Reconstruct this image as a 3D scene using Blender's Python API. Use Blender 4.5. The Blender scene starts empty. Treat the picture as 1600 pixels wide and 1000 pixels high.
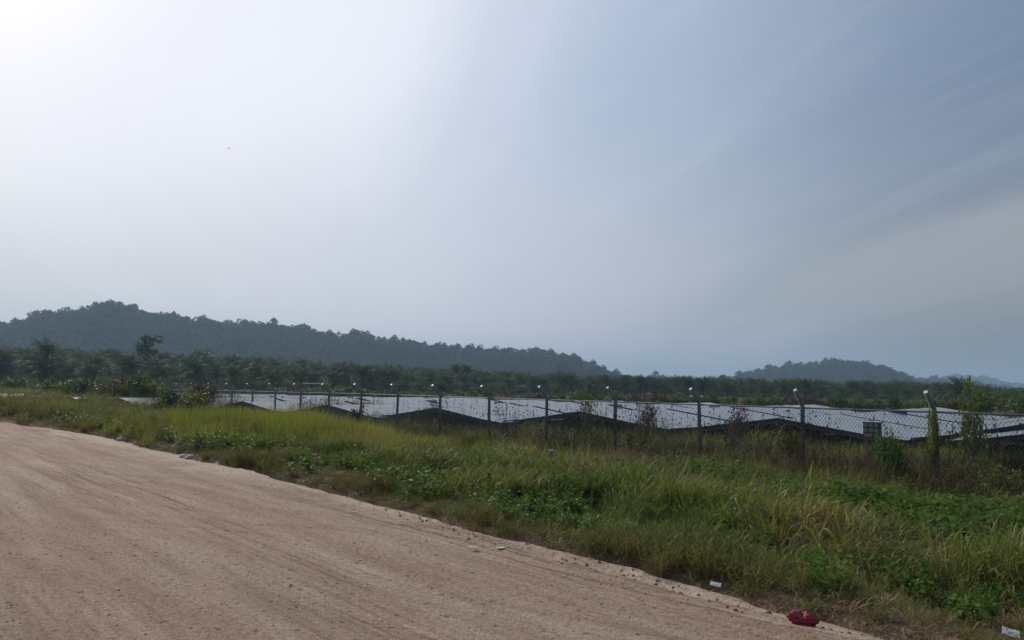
import bpy, math, random
import numpy as np
from mathutils import Matrix, Vector, Euler

random.seed(7)
RNG = np.random.default_rng(7)
SC = bpy.context.scene
C = SC.collection
PI = math.pi

# ------------------------------------------------------------------ camera, sky, sun, exposure
EYE = 1.7
FPX = 1180.0                      # focal length in pixels of the 1600 px wide photograph
PITCH = math.atan(105 / FPX)
ROLL = math.radians(0.8)
cam_d = bpy.data.cameras.new('camera')
cam = bpy.data.objects.new('camera', cam_d)
C.objects.link(cam)
cam_d.sensor_width = 36.0
cam_d.lens = 36.0 * FPX / 1600
cam_d.clip_start = 0.1
cam_d.clip_end = 20000
cam.matrix_world = Matrix.Translation((0, 0, EYE)) @ Matrix.Rotation(PI / 2 + PITCH, 4, 'X') @ Matrix.Rotation(ROLL, 4, 'Z')
SC.camera = cam

SUN_AZ, SUN_EL = math.radians(-40), math.radians(32)     # azimuth from +Y towards +X
SUN_DIR = Vector((math.sin(SUN_AZ) * math.cos(SUN_EL), math.cos(SUN_AZ) * math.cos(SUN_EL), math.sin(SUN_EL)))
SC.view_settings.view_transform = 'Standard'
SC.view_settings.look = 'None'
SC.view_settings.gamma = 1.0
SC.view_settings.use_curve_mapping = False
SC.view_settings.exposure = 0.08

sun_d = bpy.data.lights.new('sun', 'SUN')
sun_d.energy = 2.9
sun_d.angle = math.radians(1.2)
sun_d.color = (1.0, 0.93, 0.82)
sun = bpy.data.objects.new('sun', sun_d)
C.objects.link(sun)
sun.rotation_euler = (-SUN_DIR).to_track_quat('-Z', 'Y').to_euler()

W = bpy.data.worlds.new('World')
SC.world = W
W.use_nodes = True


_f = lambda px, py: cam.matrix_world.to_3x3() @ Vector(((px - 800) / FPX, -(py - 500) / FPX, -1.0))
BANK = _f(1600, 285).cross(_f(1150, 435)).normalized()
if BANK.z > 0:
    BANK = -BANK


HI_STOPS = [(0, (0.80, 0.83, 0.92)), (6, (0.74, 0.78, 0.88)), (14, (0.72, 0.76, 0.87)), (22, (0.80, 0.84, 0.94)), (29, (0.86, 0.885, 0.97)), (36, (0.5, 0.57, 0.72)), (46, (0.422, 0.512, 0.64)), (57, (0.235, 0.305, 0.42)), (67, (0.152, 0.211, 0.322)), (90, (0.16, 0.23, 0.35)), (180, (0.15, 0.22, 0.34))]
LO_STOPS = [(0, (0.85, 0.88, 0.92)), (20, (0.62, 0.66, 0.73)), (27, (0.53, 0.56, 0.61)), (36, (0.76, 0.76, 0.83)), (47, (0.6, 0.585, 0.66)), (60, (0.4, 0.43, 0.475)), (75, (0.18, 0.165, 0.14)), (100, (0.19, 0.19, 0.19)), (180, (0.18, 0.18, 0.18))]


def build_world():
    nt = W.node_tree
    nt.nodes.clear()
    N, L = nt.nodes, nt.links
    out = N.new('ShaderNodeOutputWorld')
    bg = N.new('ShaderNodeBackground')
    bg.inputs['Strength'].default_value = 0.1
    L.new(bg.outputs[0], out.inputs[0])
    sky = N.new('ShaderNodeTexSky')
    sky.sky_type = 'NISHITA'
    sky.sun_disc = False
    sky.sun_elevation = SUN_EL
    sky.sun_rotation = SUN_AZ
    sky.dust_density = 4.0
    sky.air_density = 1.0
    tc = N.new('ShaderNodeTexCoord')
    nrm = N.new('ShaderNodeVectorMath'); nrm.operation = 'NORMALIZE'
    L.new(tc.outputs['Generated'], nrm.inputs[0])
    dot = N.new('ShaderNodeVectorMath'); dot.operation = 'DOT_PRODUCT'
    L.new(nrm.outputs[0], dot.inputs[0])
    dot.inputs[1].default_value = SUN_DIR
    ac = N.new('ShaderNodeMath'); ac.operation = 'ARCCOSINE'; ac.use_clamp = False
    cl = N.new('ShaderNodeMath'); cl.operation = 'MINIMUM'; cl.inputs[1].default_value = 0.99999
    L.new(dot.outputs['Value'], cl.inputs[0]); L.new(cl.outputs[0], ac.inputs[0])
    dv = N.new('ShaderNodeMath'); dv.operation = 'DIVIDE'; dv.inputs[1].default_value = PI
    L.new(ac.outputs[0], dv.inputs[0])
    sep = N.new('ShaderNodeSeparateXYZ'); L.new(nrm.outputs[0], sep.inputs[0])
    # soft thin-cloud streaks in a plane high above
    zz = N.new('ShaderNodeMath'); zz.operation = 'ADD'; zz.inputs[1].default_value = 0.18
    L.new(sep.outputs['Z'], zz.inputs[0])
    za = N.new('ShaderNodeMath'); za.operation = 'MAXIMUM'; za.inputs[1].default_value = 0.05
    L.new(zz.outputs[0], za.inputs[0])
    pd = N.new('ShaderNodeVectorMath'); pd.operation = 'DIVIDE'
    cmb = N.new('ShaderNodeCombineXYZ')
    for k in 'XYZ':
        L.new(za.outputs[0], cmb.inputs[k])
    L.new(nrm.outputs[0], pd.inputs[0]); L.new(cmb.outputs[0], pd.inputs[1])
    mp = N.new('ShaderNodeMapping')
    mp.vector_type = 'TEXTURE'
    mp.inputs['Rotation'].default_value = (0, 0, math.radians(102))
    mp.inputs['Scale'].default_value = (2.2, 0.8, 1)
    L.new(pd.outputs[0], mp.inputs[0])
    n1 = N.new('ShaderNodeTexNoise'); n1.inputs['Scale'].default_value = 0.9
    n1.inputs['Detail'].default_value = 5; n1.inputs['Roughness'].default_value = 0.5
    n1.inputs['Distortion'].default_value = 0.7
    L.new(mp.outputs[0], n1.inputs['Vector'])
    mp2 = N.new('ShaderNodeMapping')
    mp2.vector_type = 'TEXTURE'
    mp2.inputs['Rotation'].default_value = (0, 0, math.radians(108))
    mp2.inputs['Scale'].default_value = (1.6, 0.30, 1)
    L.new(pd.outputs[0], mp2.inputs[0])
    n2 = N.new('ShaderNodeTexNoise'); n2.inputs['Scale'].default_value = 1.6
    n2.inputs['Detail'].default_value = 6; n2.inputs['Roughness'].default_value = 0.6
    n2.inputs['Distortion'].default_value = 1.0
    L.new(mp2.outputs[0], n2.inputs['Vector'])
    # angle to the sun, gently warped by the veil of cloud
    w1 = N.new('ShaderNodeMath'); w1.operation = 'MULTIPLY_ADD'
    w1.inputs[1].default_value = -0.09; L.new(n1.outputs['Fac'], w1.inputs[0])
    w0 = N.new('ShaderNodeMath'); w0.operation = 'ADD'; w0.inputs[1].default_value = 0.045
    L.new(dv.outputs[0], w0.inputs[0]); L.new(w0.outputs[0], w1.inputs[2])

    def ramp(stops):
        r = N.new('ShaderNodeValToRGB')
        e = r.color_ramp.elements
        while len(e) > 1:
            e.remove(e[-1])
        e[0].position = stops[0][0] / 180; e[0].color = (*stops[0][1], 1)
        for a, c in stops[1:]:
            k = e.new(a / 180); k.color = (*c, 1)
        r.color_ramp.interpolation = 'B_SPLINE'
        L.new(w1.outputs[0], r.inputs[0])
        return r
    hi = ramp(HI_STOPS)
    lo = ramp(LO_STOPS)
    em = N.new('ShaderNodeMapRange'); em.interpolation_type = 'SMOOTHSTEP'
    em.inputs['From Min'].default_value = 0.0; em.inputs['From Max'].default_value = 0.40
    L.new(sep.outputs['Z'], em.inputs['Value'])
    mx = N.new('ShaderNodeMix'); mx.data_type = 'RGBA'
    L.new(em.outputs[0], mx.inputs['Factor']); L.new(lo.outputs[0], mx.inputs['A']); L.new(hi.outputs[0], mx.inputs['B'])
    # thin cloud lifts towards a pale grey
    cm = N.new('ShaderNodeMapRange')
    cm.inputs['From Min'].default_value = 0.5; cm.inputs['From Max'].default_value = 0.75
    cm.inputs['To Min'].default_value = 0.0; cm.inputs['To Max'].default_value = 0.09
    L.new(n2.outputs['Fac'], cm.inputs['Value'])
    mc = N.new('ShaderNodeMix'); mc.data_type = 'RGBA'; mc.blend_type = 'SCREEN'
    L.new(cm.outputs[0], mc.inputs['Factor']); L.new(mx.outputs['Result'], mc.inputs['A'])
    mc.inputs['B'].default_value = (.62, .63, .66, 1)
    # a pale bank of thin cloud low on the right, with an edge slanting up to the right
    bd = N.new('ShaderNodeVectorMath'); bd.operation = 'DOT_PRODUCT'
    bd.inputs[1].default_value = BANK
    L.new(nrm.outputs[0], bd.inputs[0])
    b1 = N.new('ShaderNodeMath'); b1.operation = 'MULTIPLY_ADD'; b1.inputs[1].default_value = 0.12
    L.new(n1.outputs['Fac'], b1.inputs[0]); L.new(bd.outputs['Value'], b1.inputs[2])
    b2 = N.new('ShaderNodeMath'); b2.operation = 'MULTIPLY_ADD'; b2.inputs[1].default_value = 0.05
    L.new(n2.outputs['Fac'], b2.inputs[0]); L.new(b1.outputs[0], b2.inputs[2])
    bm = N.new('ShaderNodeMapRange'); bm.interpolation_type = 'SMOOTHSTEP'
    bm.inputs['From Min'].default_value = 0.075; bm.inputs['From Max'].default_value = 0.135
    bm.inputs['To Max'].default_value = 0.7
    L.new(b2.outputs[0], bm.inputs['Value'])
    sx = N.new('ShaderNodeMapRange'); sx.interpolation_type = 'SMOOTHSTEP'
    sx.inputs['From Min'].default_value = 0.05; sx.inputs['From Max'].default_value = 0.42
    L.new(sep.outputs['X'], sx.inputs['Value'])
    hz_ = N.new('ShaderNodeMapRange'); hz_.interpolation_type = 'SMOOTHSTEP'
    hz_.inputs['From Min'].default_value = 0.04; hz_.inputs['From Max'].default_value = 0.16
    L.new(sep.outputs['Z'], hz_.inputs['Value'])
    bk = N.new('ShaderNodeMath'); bk.operation = 'MULTIPLY'; L.new(bm.outputs[0], bk.inputs[0]); L.new(sx.outputs[0], bk.inputs[1])
    bk2 = N.new('ShaderNodeMath'); bk2.operation = 'MULTIPLY'; L.new(bk.outputs[0], bk2.inputs[0]); L.new(hz_.outputs[0], bk2.inputs[1])
    mb_ = N.new('ShaderNodeMix'); mb_.data_type = 'RGBA'
    L.new(bk2.outputs[0], mb_.inputs['Factor']); L.new(mc.outputs['Result'], mb_.inputs['A']); mb_.inputs['B'].default_value = (.385, .40, .405, 1)
    mc = mb_
    # ten times up, since the background strength is 0.1; a fifth of the Nishita sky goes in
    up = N.new('ShaderNodeVectorMath'); up.operation = 'SCALE'; up.inputs['Scale'].default_value = 10.0
    L.new(mc.outputs['Result'], up.inputs[0])
    mn = N.new('ShaderNodeMix'); mn.data_type = 'RGBA'; mn.inputs['Factor'].default_value = 0.08
    L.new(up.outputs[0], mn.inputs['A']); L.new(sky.outputs[0], mn.inputs['B'])
    L.new(mn.outputs['Result'], bg.inputs['Color'])


build_world()

# ------------------------------------------------------------------ helpers
DU = np.array([-.6649, .7470])     # along the fence and the road, away from the camera
DN = np.array([.7470, .6649])      # across, from the road to the fence


def uv2xy(u, v):
    return u * DU[0] + v * DN[0], u * DU[1] + v * DN[1]


def xy2uv(x, y):
    return x * DU[0] + y * DU[1], x * DN[0] + y * DN[1]


def pix_dir(px, py):
    d = Vector(((px - 800) / FPX, -(py - 500) / FPX, -1.0))
    return (cam.matrix_world.to_3x3() @ d)


def at_depth(px, depth):
    """x, y of the point in column px at the horizon whose distance along the view axis is depth"""
    d = pix_dir(px, 605 + 0.014 * (px - 800))
    return d.x / d.y * depth, depth


def at_z(px, py, z):
    d = pix_dir(px, py)
    t = (z - EYE) / d.z
    return d.x * t, d.y * t


def _hash(ix, iy, seed):
    h = (ix.astype(np.int64) * 374761393 + iy.astype(np.int64) * 668265263 + seed * 974634777) & 0x7fffffff
    h = (h ^ (h >> 13)) * 1274126177 & 0x7fffffff
    return ((h ^ (h >> 16)) & 0xffff) / 65535.0


def vnoise(x, y, seed=0):
    x = np.asarray(x, float); y = np.asarray(y, float)
    ix = np.floor(x); iy = np.floor(y)
    fx = x - ix; fy = y - iy
    fx = fx * fx * (3 - 2 * fx); fy = fy * fy * (3 - 2 * fy)
    a = _hash(ix, iy, seed); b = _hash(ix + 1, iy, seed)
    c = _hash(ix, iy + 1, seed); d = _hash(ix + 1, iy + 1, seed)
    return (a + (b - a) * fx) * (1 - fy) + (c + (d - c) * fx) * fy


def fbm(x, y, seed=0, oct=4, gain=.5):
    s = 0; a = 1; t = 0
    for k in range(oct):
        s = s + a * vnoise(x * 2 ** k + 13.7 * k, y * 2 ** k + 7.3 * k, seed + k)
        t += a; a *= gain
    return s / t - .5


def sstep(a, b, x):
    t = np.clip((np.asarray(x, float) - a) / (b - a), 0, 1)
    return t * t * (3 - 2 * t)


def mesh(name, V, F, mats, mi=None, smooth=False, attrs=None):
    V = np.asarray(V, np.float32).reshape(-1, 3)
    me = bpy.data.meshes.new(name)
    if isinstance(F, np.ndarray):
        k = F.shape[1]
        me.vertices.add(len(V)); me.vertices.foreach_set('co', V.ravel())
        me.loops.add(F.size); me.loops.foreach_set('vertex_index', F.astype(np.int32).ravel())
        me.polygons.add(len(F))
        me.polygons.foreach_set('loop_start', np.arange(0, F.size, k, dtype=np.int32))
        me.polygons.foreach_set('loop_total', np.full(len(F), k, np.int32))
        if mi is not None:
            me.polygons.foreach_set('material_index', np.asarray(mi, np.int32))
        me.update(calc_edges=True)
    else:
        me.from_pydata([tuple(map(float, v)) for v in V], [], F)
        if mi is not None:
            me.polygons.foreach_set('material_index', np.asarray(mi, np.int32))
        me.update()
    for m in (mats if isinstance(mats, (list, tuple)) else [mats]):
        me.materials.append(m)
    if smooth:
        me.polygons.foreach_set('use_smooth', np.ones(len(me.polygons), bool))
    if attrs:
        for k, (dom, typ, val) in attrs.items():
            a = me.attributes.new(k, typ, dom)
            if typ == 'FLOAT_VECTOR':
                a.data.foreach_set('vector', np.asarray(val, np.float32).ravel())
            elif typ == 'INT':
                a.data.foreach_set('value', np.asarray(val, np.int32))
            else:
                a.data.foreach_set('value', np.asarray(val, np.float32))
    return me


def link(name, data, parent=None, loc=None, rot=None, scale=None):
    o = bpy.data.objects.new(name, data)
    C.objects.link(o)
    if parent is not None:
        o.parent = parent
    if loc is not None:
        o.location = loc
    if rot is not None:
        o.rotation_euler = rot
    if scale is not None:
        o.scale = scale
    return o


def tag(o, label=None, cat=None, group=None, kind=None):
    if label: o['label'] = label
    if cat: o['category'] = cat
    if group: o['group'] = group
    if kind: o['kind'] = kind
    return o


class MB:
    """collects boxes, tubes and quads into one mesh"""
    def __init__(s):
        s.V = []; s.F = []; s.M = []

    def add(s, V, F, m=0):
        b = len(s.V)
        s.V += [tuple(v) for v in V]
        s.F += [tuple(i + b for i in f) for f in F]
        s.M += [m] * len(F)
        return s

    def box(s, lo, hi, m=0, R=None, T=(0, 0, 0)):
        x0, y0, z0 = lo; x1, y1, z1 = hi
        V = [Vector(p) for p in ((x0, y0, z0), (x1, y0, z0), (x1, y1, z0), (x0, y1, z0), (x0, y0, z1), (x1, y0, z1), (x1, y1, z1), (x0, y1, z1))]
        if R is not None:
            V = [R @ v for v in V]
        V = [v + Vector(T) for v in V]
        return s.add(V, [(0, 3, 2, 1), (4, 5, 6, 7), (0, 1, 5, 4), (1, 2, 6, 5), (2, 3, 7, 6), (3, 0, 4, 7)], m)

    def bar(s, a, b, w, h, m=0):
        a = Vector(a); b = Vector(b); d = (b - a)
        x = d.normalized(); up = Vector((0, 0, 1)) if abs(x.z) < .95 else Vector((0, 1, 0))
        y = up.cross(x).normalized(); z = x.cross(y)
        V = [p + y * (sy * w / 2) + z * (sz * h / 2) for p in (a, b) for sy, sz in ((-1, -1), (1, -1), (1, 1), (-1, 1))]
        return s.add(V, [(0, 3, 2, 1), (4, 5, 6, 7), (0, 1, 5, 4), (1, 2, 6, 5), (2, 3, 7, 6), (3, 0, 4, 7)], m)

    def tube(s, P, r, n=6, m=0, cap=True):
        P = [Vector(p) for p in P]
        R = r if isinstance(r, (list, tuple)) else [r] * len(P)
        rings = []
        for i, p in enumerate(P):
            t = (P[min(i + 1, len(P) - 1)] - P[max(i - 1, 0)]).normalized()
            up = Vector((0, 0, 1)) if abs(t.z) < .9 else Vector((1, 0, 0))
            x = t.cross(up).normalized(); y = t.cross(x)
            rings.append([p + (x * math.cos(2 * PI * k / n) + y * math.sin(2 * PI * k / n)) * R[i] for k in range(n)])
        V = [v for q in rings for v in q]
        F = []
        for i in range(len(P) - 1):
            for k in range(n):
                F.append((i * n + k, i * n + (k + 1) % n, (i + 1) * n + (k + 1) % n, (i + 1) * n + k))
        if cap:
            F.append(tuple(range(n - 1, -1, -1))); F.append(tuple((len(P) - 1) * n + k for k in range(n)))
        return s.add(V, F, m)

    def data(s, name, mats, smooth=False):
        return mesh(name, s.V, s.F, mats, s.M, smooth)

    def obj(s, name, mats, parent=None, loc=None, rot=None, smooth=False):
        return link(name, s.data(name, mats, smooth), parent, loc, rot)


# ------------------------------------------------------------------ materials
def new_mat(name):
    m = bpy.data.materials.new(name)
    m.use_nodes = True
    nt = m.node_tree
    b = nt.nodes['Principled BSDF']
    return m, nt, nt.nodes, nt.links, b


def ramp_node(N, stops):
    r = N.new('ShaderNodeValToRGB')
    e = r.color_ramp.elements
    while len(e) > 1:
        e.remove(e[-1])
    e[0].position = stops[0][0]; e[0].color = (*stops[0][1], 1)
    for a, c in stops[1:]:
        k = e.new(a); k.color = (*c, 1)
    return r


def foliage(name, stops, scale=0.35, rough=.55, trans=.35, tint=(1.2, 1.35, .55), spec=.16, wn=.55, wr=.25, wa=.3, off=0.0, gain=1.75):
    """leaf colour from a world-space patch noise, a per-plant and a per-blade random value; thin and partly translucent"""
    m, nt, N, L, b = new_mat(name)
    geo = N.new('ShaderNodeNewGeometry')
    mp = N.new('ShaderNodeMapping'); mp.inputs['Location'].default_value = (off, off * .7, 0)
    L.new(geo.outputs['Position'], mp.inputs[0])
    n = N.new('ShaderNodeTexNoise'); n.inputs['Scale'].default_value = scale; n.inputs['Detail'].default_value = 3
    L.new(mp.outputs[0], n.inputs['Vector'])
    mr = N.new('ShaderNodeMapRange'); mr.inputs['From Min'].default_value = .32; mr.inputs['From Max'].default_value = .68
    L.new(n.outputs['Fac'], mr.inputs['Value'])
    oi = N.new('ShaderNodeObjectInfo')
    at = N.new('ShaderNodeAttribute'); at.attribute_name = 'rnd'
    s1 = N.new('ShaderNodeMath'); s1.operation = 'MULTIPLY'; s1.inputs[1].default_value = wn
    s2 = N.new('ShaderNodeMath'); s2.operation = 'MULTIPLY_ADD'; s2.inputs[1].default_value = wr
    s3 = N.new('ShaderNodeMath'); s3.operation = 'MULTIPLY_ADD'; s3.inputs[1].default_value = wa
    L.new(mr.outputs[0], s1.inputs[0]); L.new(oi.outputs['Random'], s2.inputs[0]); L.new(s1.outputs[0], s2.inputs[2])
    L.new(at.outputs['Fac'], s3.inputs[0]); L.new(s2.outputs[0], s3.inputs[2])
    r = ramp_node(N, [(a, tuple(q * gain for q in c)) for a, c in stops]); L.new(s3.outputs[0], r.inputs[0])
    L.new(r.outputs[0], b.inputs['Base Color'])
    b.inputs['Roughness'].default_value = rough
    b.inputs['Specular IOR Level'].default_value = spec
    if trans > 0:
        tr = N.new('ShaderNodeBsdfTranslucent')
        tm = N.new('ShaderNodeVectorMath'); tm.operation = 'MULTIPLY'; tm.inputs[1].default_value = tint
        L.new(r.outputs[0], tm.inputs[0]); L.new(tm.outputs[0], tr.inputs['Color'])
        mx = N.new('ShaderNodeMixShader'); mx.inputs[0].default_value = trans
        L.new(b.outputs[0], mx.inputs[1]); L.new(tr.outputs[0], mx.inputs[2])
        L.new(mx.outputs[0], N['Material Output'].inputs['Surface'])
    return m


def plain(name, col, rough=.6, metal=0, var=.15, scale=6, bump=0, coat=0, spec=.5):
    m, nt, N, L, b = new_mat(name)
    tc = N.new('ShaderNodeTexCoord')
    n = N.new('ShaderNodeTexNoise'); n.inputs['Scale'].default_value = scale; n.inputs['Detail'].default_value = 4
    L.new(tc.outputs['Object'], n.inputs['Vector'])
    lo = tuple(c * (1 - var) for c in col); hi = tuple(min(1, c * (1 + var)) for c in col)
    r = ramp_node(N, [(.3, lo), (.7, hi)]); L.new(n.outputs['Fac'], r.inputs[0])
    L.new(r.outputs[0], b.inputs['Base Color'])
    b.inputs['Roughness'].default_value = rough; b.inputs['Metallic'].default_value = metal
    b.inputs['Specular IOR Level'].default_value = spec
    if coat: b.inputs['Coat Weight'].default_value = coat
    if bump:
        bp = N.new('ShaderNodeBump'); bp.inputs['Strength'].default_value = bump; bp.inputs['Distance'].default_value = .01
        L.new(n.outputs['Fac'], bp.inputs['Height']); L.new(bp.outputs[0], b.inputs['Normal'])
    return m


M = {}
M['bark'] = plain('bark', (.07, .06, .05), .9, var=.4, scale=3)
M['palm_trunk'] = plain('palm_trunk', (.05, .045, .035), .95, var=.4, scale=4)
M['post'] = plain('weathered_concrete_post', (.22, .228, .222), .8, var=.25, scale=5, bump=.3)
M['post_cap'] = plain('sky_lit_post_end', (.6, .6, .58), .5, var=.05)  # skylight on the flat cut end, put into the colour
M['wire'] = plain('galvanised_wire', (.16, .17, .17), .55, metal=.4, var=.3)
M['rail'] = plain('grey_rail_pipe', (.13, .14, .14), .6, metal=.3, var=.3)
M['steel'] = plain('galvanised_steel', (.3, .31, .31), .5, metal=.6)
M['dark_steel'] = plain('dull_zinc_frame', (.07, .075, .08), .8, var=.2)
M['dark_under'] = plain('dark_backsheet', (.035, .037, .04), .7)
M['blue'] = plain('blue_enclosure', (.03, .09, .32), .5)
M['white'] = plain('white_plastic', (.5, .5, .47), .5, var=.06)
M['soil_bag'] = plain('red_plastic', (.23, .012, .022), .5, var=.35, scale=30, bump=.5)
M['roof_sheet'] = plain('pale_roof_sheet', (.55, .57, .58), .45, var=.1)
M['shed_wall'] = plain('shed_wall', (.16, .15, .14), .8)
M['yellow'] = plain('faded_yellow_paint', (.42, .33, .14), .6)
M['bird'] = plain('bird_feather', (.03, .03, .03), .8)
M['rock'] = plain('pale_stone', (.45, .40, .34), .9, var=.2, scale=20, bump=.5)
M['grit'] = plain('brown_grit', (.24, .165, .115), .95, var=.3, scale=20)

M['grass'] = foliage('lush_grass', [(0, (.036, .056, .017)), (.35, (.060, .085, .024)), (.55, (.092, .105, .034)), (.75, (.138, .122, .052)), (1, (.18, .130, .075))],
                     scale=.4, trans=.36, spec=.2, rough=.6)
M['tall'] = foliage('tall_grass', [(0, (.058, .068, .018)), (.4, (.100, .104, .032)), (.7, (.145, .132, .048)), (1, (.20, .155, .075))], scale=.4, trans=.45)
M['olivegrass'] = foliage('dusty_olive_grass', [(0, (.045, .042, .018)), (.5, (.082, .070, .030)), (1, (.125, .095, .045))], scale=.6, trans=.34, spec=.15, rough=.7)
M['weed'] = foliage('leafy_weed', [(0, (.022, .045, .010)), (.5, (.045, .080, .016)), (1, (.085, .115, .026))], scale=.6, trans=.35, spec=.12)
M['drygrass'] = foliage('dry_stalk', [(0, (.08, .058, .034)), (.5, (.13, .095, .056)), (1, (.20, .15, .095))], scale=.8, trans=.25, tint=(1.1, 1, .8))
M['deadscrub'] = foliage('dead_scrub', [(0, (.030, .024, .016)), (.5, (.055, .042, .026)), (1, (.085, .062, .038))], scale=.8, trans=.15, tint=(1, 1, 1))
M['redscrub'] = foliage('reddish_scrub', [(0, (.050, .034, .024)), (.5, (.075, .048, .034)), (1, (.100, .068, .045))], scale=.8, trans=.2, tint=(1, 1, 1))
M['shrub'] = foliage('shrub_leaf', [(0, (.018, .036, .013)), (.5, (.030, .060, .018)), (1, (.060, .095, .028))], scale=.7, trans=.3)
M['olive'] = foliage('olive_leaf', [(0, (.045, .055, .018)), (.5, (.075, .085, .026)), (1, (.11, .115, .04))], scale=.7, trans=.3)
M['palm'] = foliage('palm_frond', [(0, (.022, .036, .010)), (.5, (.038, .058, .016)), (.80, (.060, .082, .026)), (1, (.095, .105, .045))], scale=.05, trans=.22, spec=.10, rough=.7, gain=1.3,
                    wn=.35, wr=.35, wa=.35)
M['forest'] = foliage('forest_leaf', [(0, (.014, .026, .012)), (.5, (.024, .042, .014)), (1, (.045, .062, .020))], scale=.02, trans=.15, spec=.08, rough=.8, gain=1.1, wn=.4, wr=.45, wa=.2)


def road_material():
    m, nt, N, L, b = new_mat('laterite_dirt')
    geo = N.new('ShaderNodeNewGeometry')
    rot = N.new('ShaderNodeMapping'); rot.vector_type = 'TEXTURE'
    rot.inputs['Rotation'].default_value = (0, 0, math.atan2(DU[1], DU[0]))
    L.new(geo.outputs['Position'], rot.inputs[0])          # x now runs along the road

    def noise(sx, sy, scale, det=4, rough=.55, dist=0, src=rot):
        mp = N.new('ShaderNodeMapping'); mp.inputs['Scale'].default_value = (sx, sy, 1)
        L.new(src.outputs[0], mp.inputs[0])
        n = N.new('ShaderNodeTexNoise'); n.inputs['Scale'].default_value = scale
        n.inputs['Detail'].default_value = det; n.inputs['Roughness'].default_value = rough
        n.inputs['Distortion'].default_value = dist
        L.new(mp.outputs[0], n.inputs['Vector'])
        return n
    tracks = noise(.07, 1.0, 3.2, 6, .65, .35)
    r1 = ramp_node(N, [(.30, (.32, .215, .155)), (.45, (.40, .285, .21)), (.58, (.46, .345, .26)), (.72, (.56, .44, .345))])
    L.new(tracks.outputs['Fac'], r1.inputs[0])
    red = noise(.25, .6, .5, 4)
    rr = N.new('ShaderNodeMapRange'); rr.inputs['From Min'].default_value = .48; rr.inputs['From Max'].default_value = .70
    rr.inputs['To Max'].default_value = .55
    L.new(red.outputs['Fac'], rr.inputs['Value'])
    m1 = N.new('ShaderNodeMix'); m1.data_type = 'RGBA'
    L.new(rr.outputs[0], m1.inputs['Factor']); L.new(r1.outputs[0], m1.inputs['A'])
    m1.inputs['B'].default_value = (.42, .245, .18, 1)
    # bundles of narrow wheel lines, only where a second noise lets them show
    ln = noise(.02, 1.0, 15, 3, .6, .15)
    lr = ramp_node(N, [(.38, (.66, .61, .57)), (.48, (.97, .96, .95)), (.58, (1.06, 1.06, 1.05)), (.66, (1.18, 1.17, 1.15))])
    L.new(ln.outputs['Fac'], lr.inputs[0])
    lb = noise(.10, .8, .9, 2)
    lbm = N.new('ShaderNodeMapRange'); lbm.inputs['From Min'].default_value = .46; lbm.inputs['From Max'].default_value = .60
    lbm.inputs['To Max'].default_value = .9
    L.new(lb.outputs['Fac'], lbm.inputs['Value'])
    ml = N.new('ShaderNodeMix'); ml.data_type = 'RGBA'; ml.blend_type = 'MULTIPLY'
    L.new(lbm.outputs[0], ml.inputs['Factor']); L.new(m1.outputs['Result'], ml.inputs['A']); L.new(lr.outputs[0], ml.inputs['B'])
    # pale washed silt gathered along the edge of the verge
    ed = N.new('ShaderNodeVectorMath'); ed.operation = 'DOT_PRODUCT'; ed.inputs[1].default_value = (DN[0], DN[1], 0)
    L.new(geo.outputs['Position'], ed.inputs[0])
    en = noise(.25, .6, 1.4, 3)
    ea = N.new('ShaderNodeMath'); ea.operation = 'MULTIPLY_ADD'; ea.inputs[1].default_value = 1.6
    L.new(en.outputs['Fac'], ea.inputs[0]); L.new(ed.outputs['Value'], ea.inputs[2])
    er = N.new('ShaderNodeMapRange'); er.inputs['From Min'].default_value = 6.05; er.inputs['From Max'].default_value = 6.5
    er.inputs['To Max'].default_value = .65
    L.new(ea.outputs[0], er.inputs['Value'])
    me_ = N.new('ShaderNodeMix'); me_.data_type = 'RGBA'
    L.new(er.outputs[0], me_.inputs['Factor']); L.new(ml.outputs['Result'], me_.inputs['A']); me_.inputs['B'].default_value = (.62, .51, .405, 1)
    m1 = me_
    grain = noise(1, 1, 19, 6, .78)
    gr = ramp_node(N, [(.36, (.60, .58, .56)), (.46, (.90, .89, .88)), (.54, (1.05, 1.05, 1.04)), (.64, (1.25, 1.24, 1.22))])
    L.new(grain.outputs['Fac'], gr.inputs[0])
    m2 = N.new('ShaderNodeMix'); m2.data_type = 'RGBA'; m2.blend_type = 'MULTIPLY'; m2.inputs['Factor'].default_value = .8
    L.new(m1.outputs['Result'], m2.inputs['A']); L.new(gr.outputs[0], m2.inputs['B'])
    # faint older tracks crossing at a slant
    rot2 = N.new('ShaderNodeMapping'); rot2.vector_type = 'TEXTURE'
    rot2.inputs['Rotation'].default_value = (0, 0, math.atan2(DU[1], DU[0]) + .30)
    wv = N.new('ShaderNodeTexNoise'); wv.inputs['Scale'].default_value = .12; wv.inputs['Detail'].default_value = 1
    L.new(geo.outputs['Position'], wv.inputs['Vector'])
    wa_ = N.new('ShaderNodeVectorMath'); wa_.operation = 'MULTIPLY_ADD'; wa_.inputs[1].default_value = (5, 5, 0)
    L.new(wv.outputs['Color'], wa_.inputs[0]); L.new(geo.outputs['Position'], wa_.inputs[2])
    L.new(wa_.outputs[0], rot2.inputs[0])
    t2 = noise(.05, 1.0, 4.2, 5, .6, .2, src=rot2)
    t2r = ramp_node(N, [(.36, (.70, .66, .63)), (.46, (.95, .93, .92)), (.56, (1.0, 1.0, 1.0)), (.66, (1.14, 1.13, 1.12))])
    L.new(t2.outputs['Fac'], t2r.inputs[0])
    m2b = N.new('ShaderNodeMix'); m2b.data_type = 'RGBA'; m2b.blend_type = 'MULTIPLY'; m2b.inputs['Factor'].default_value = .5
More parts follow.
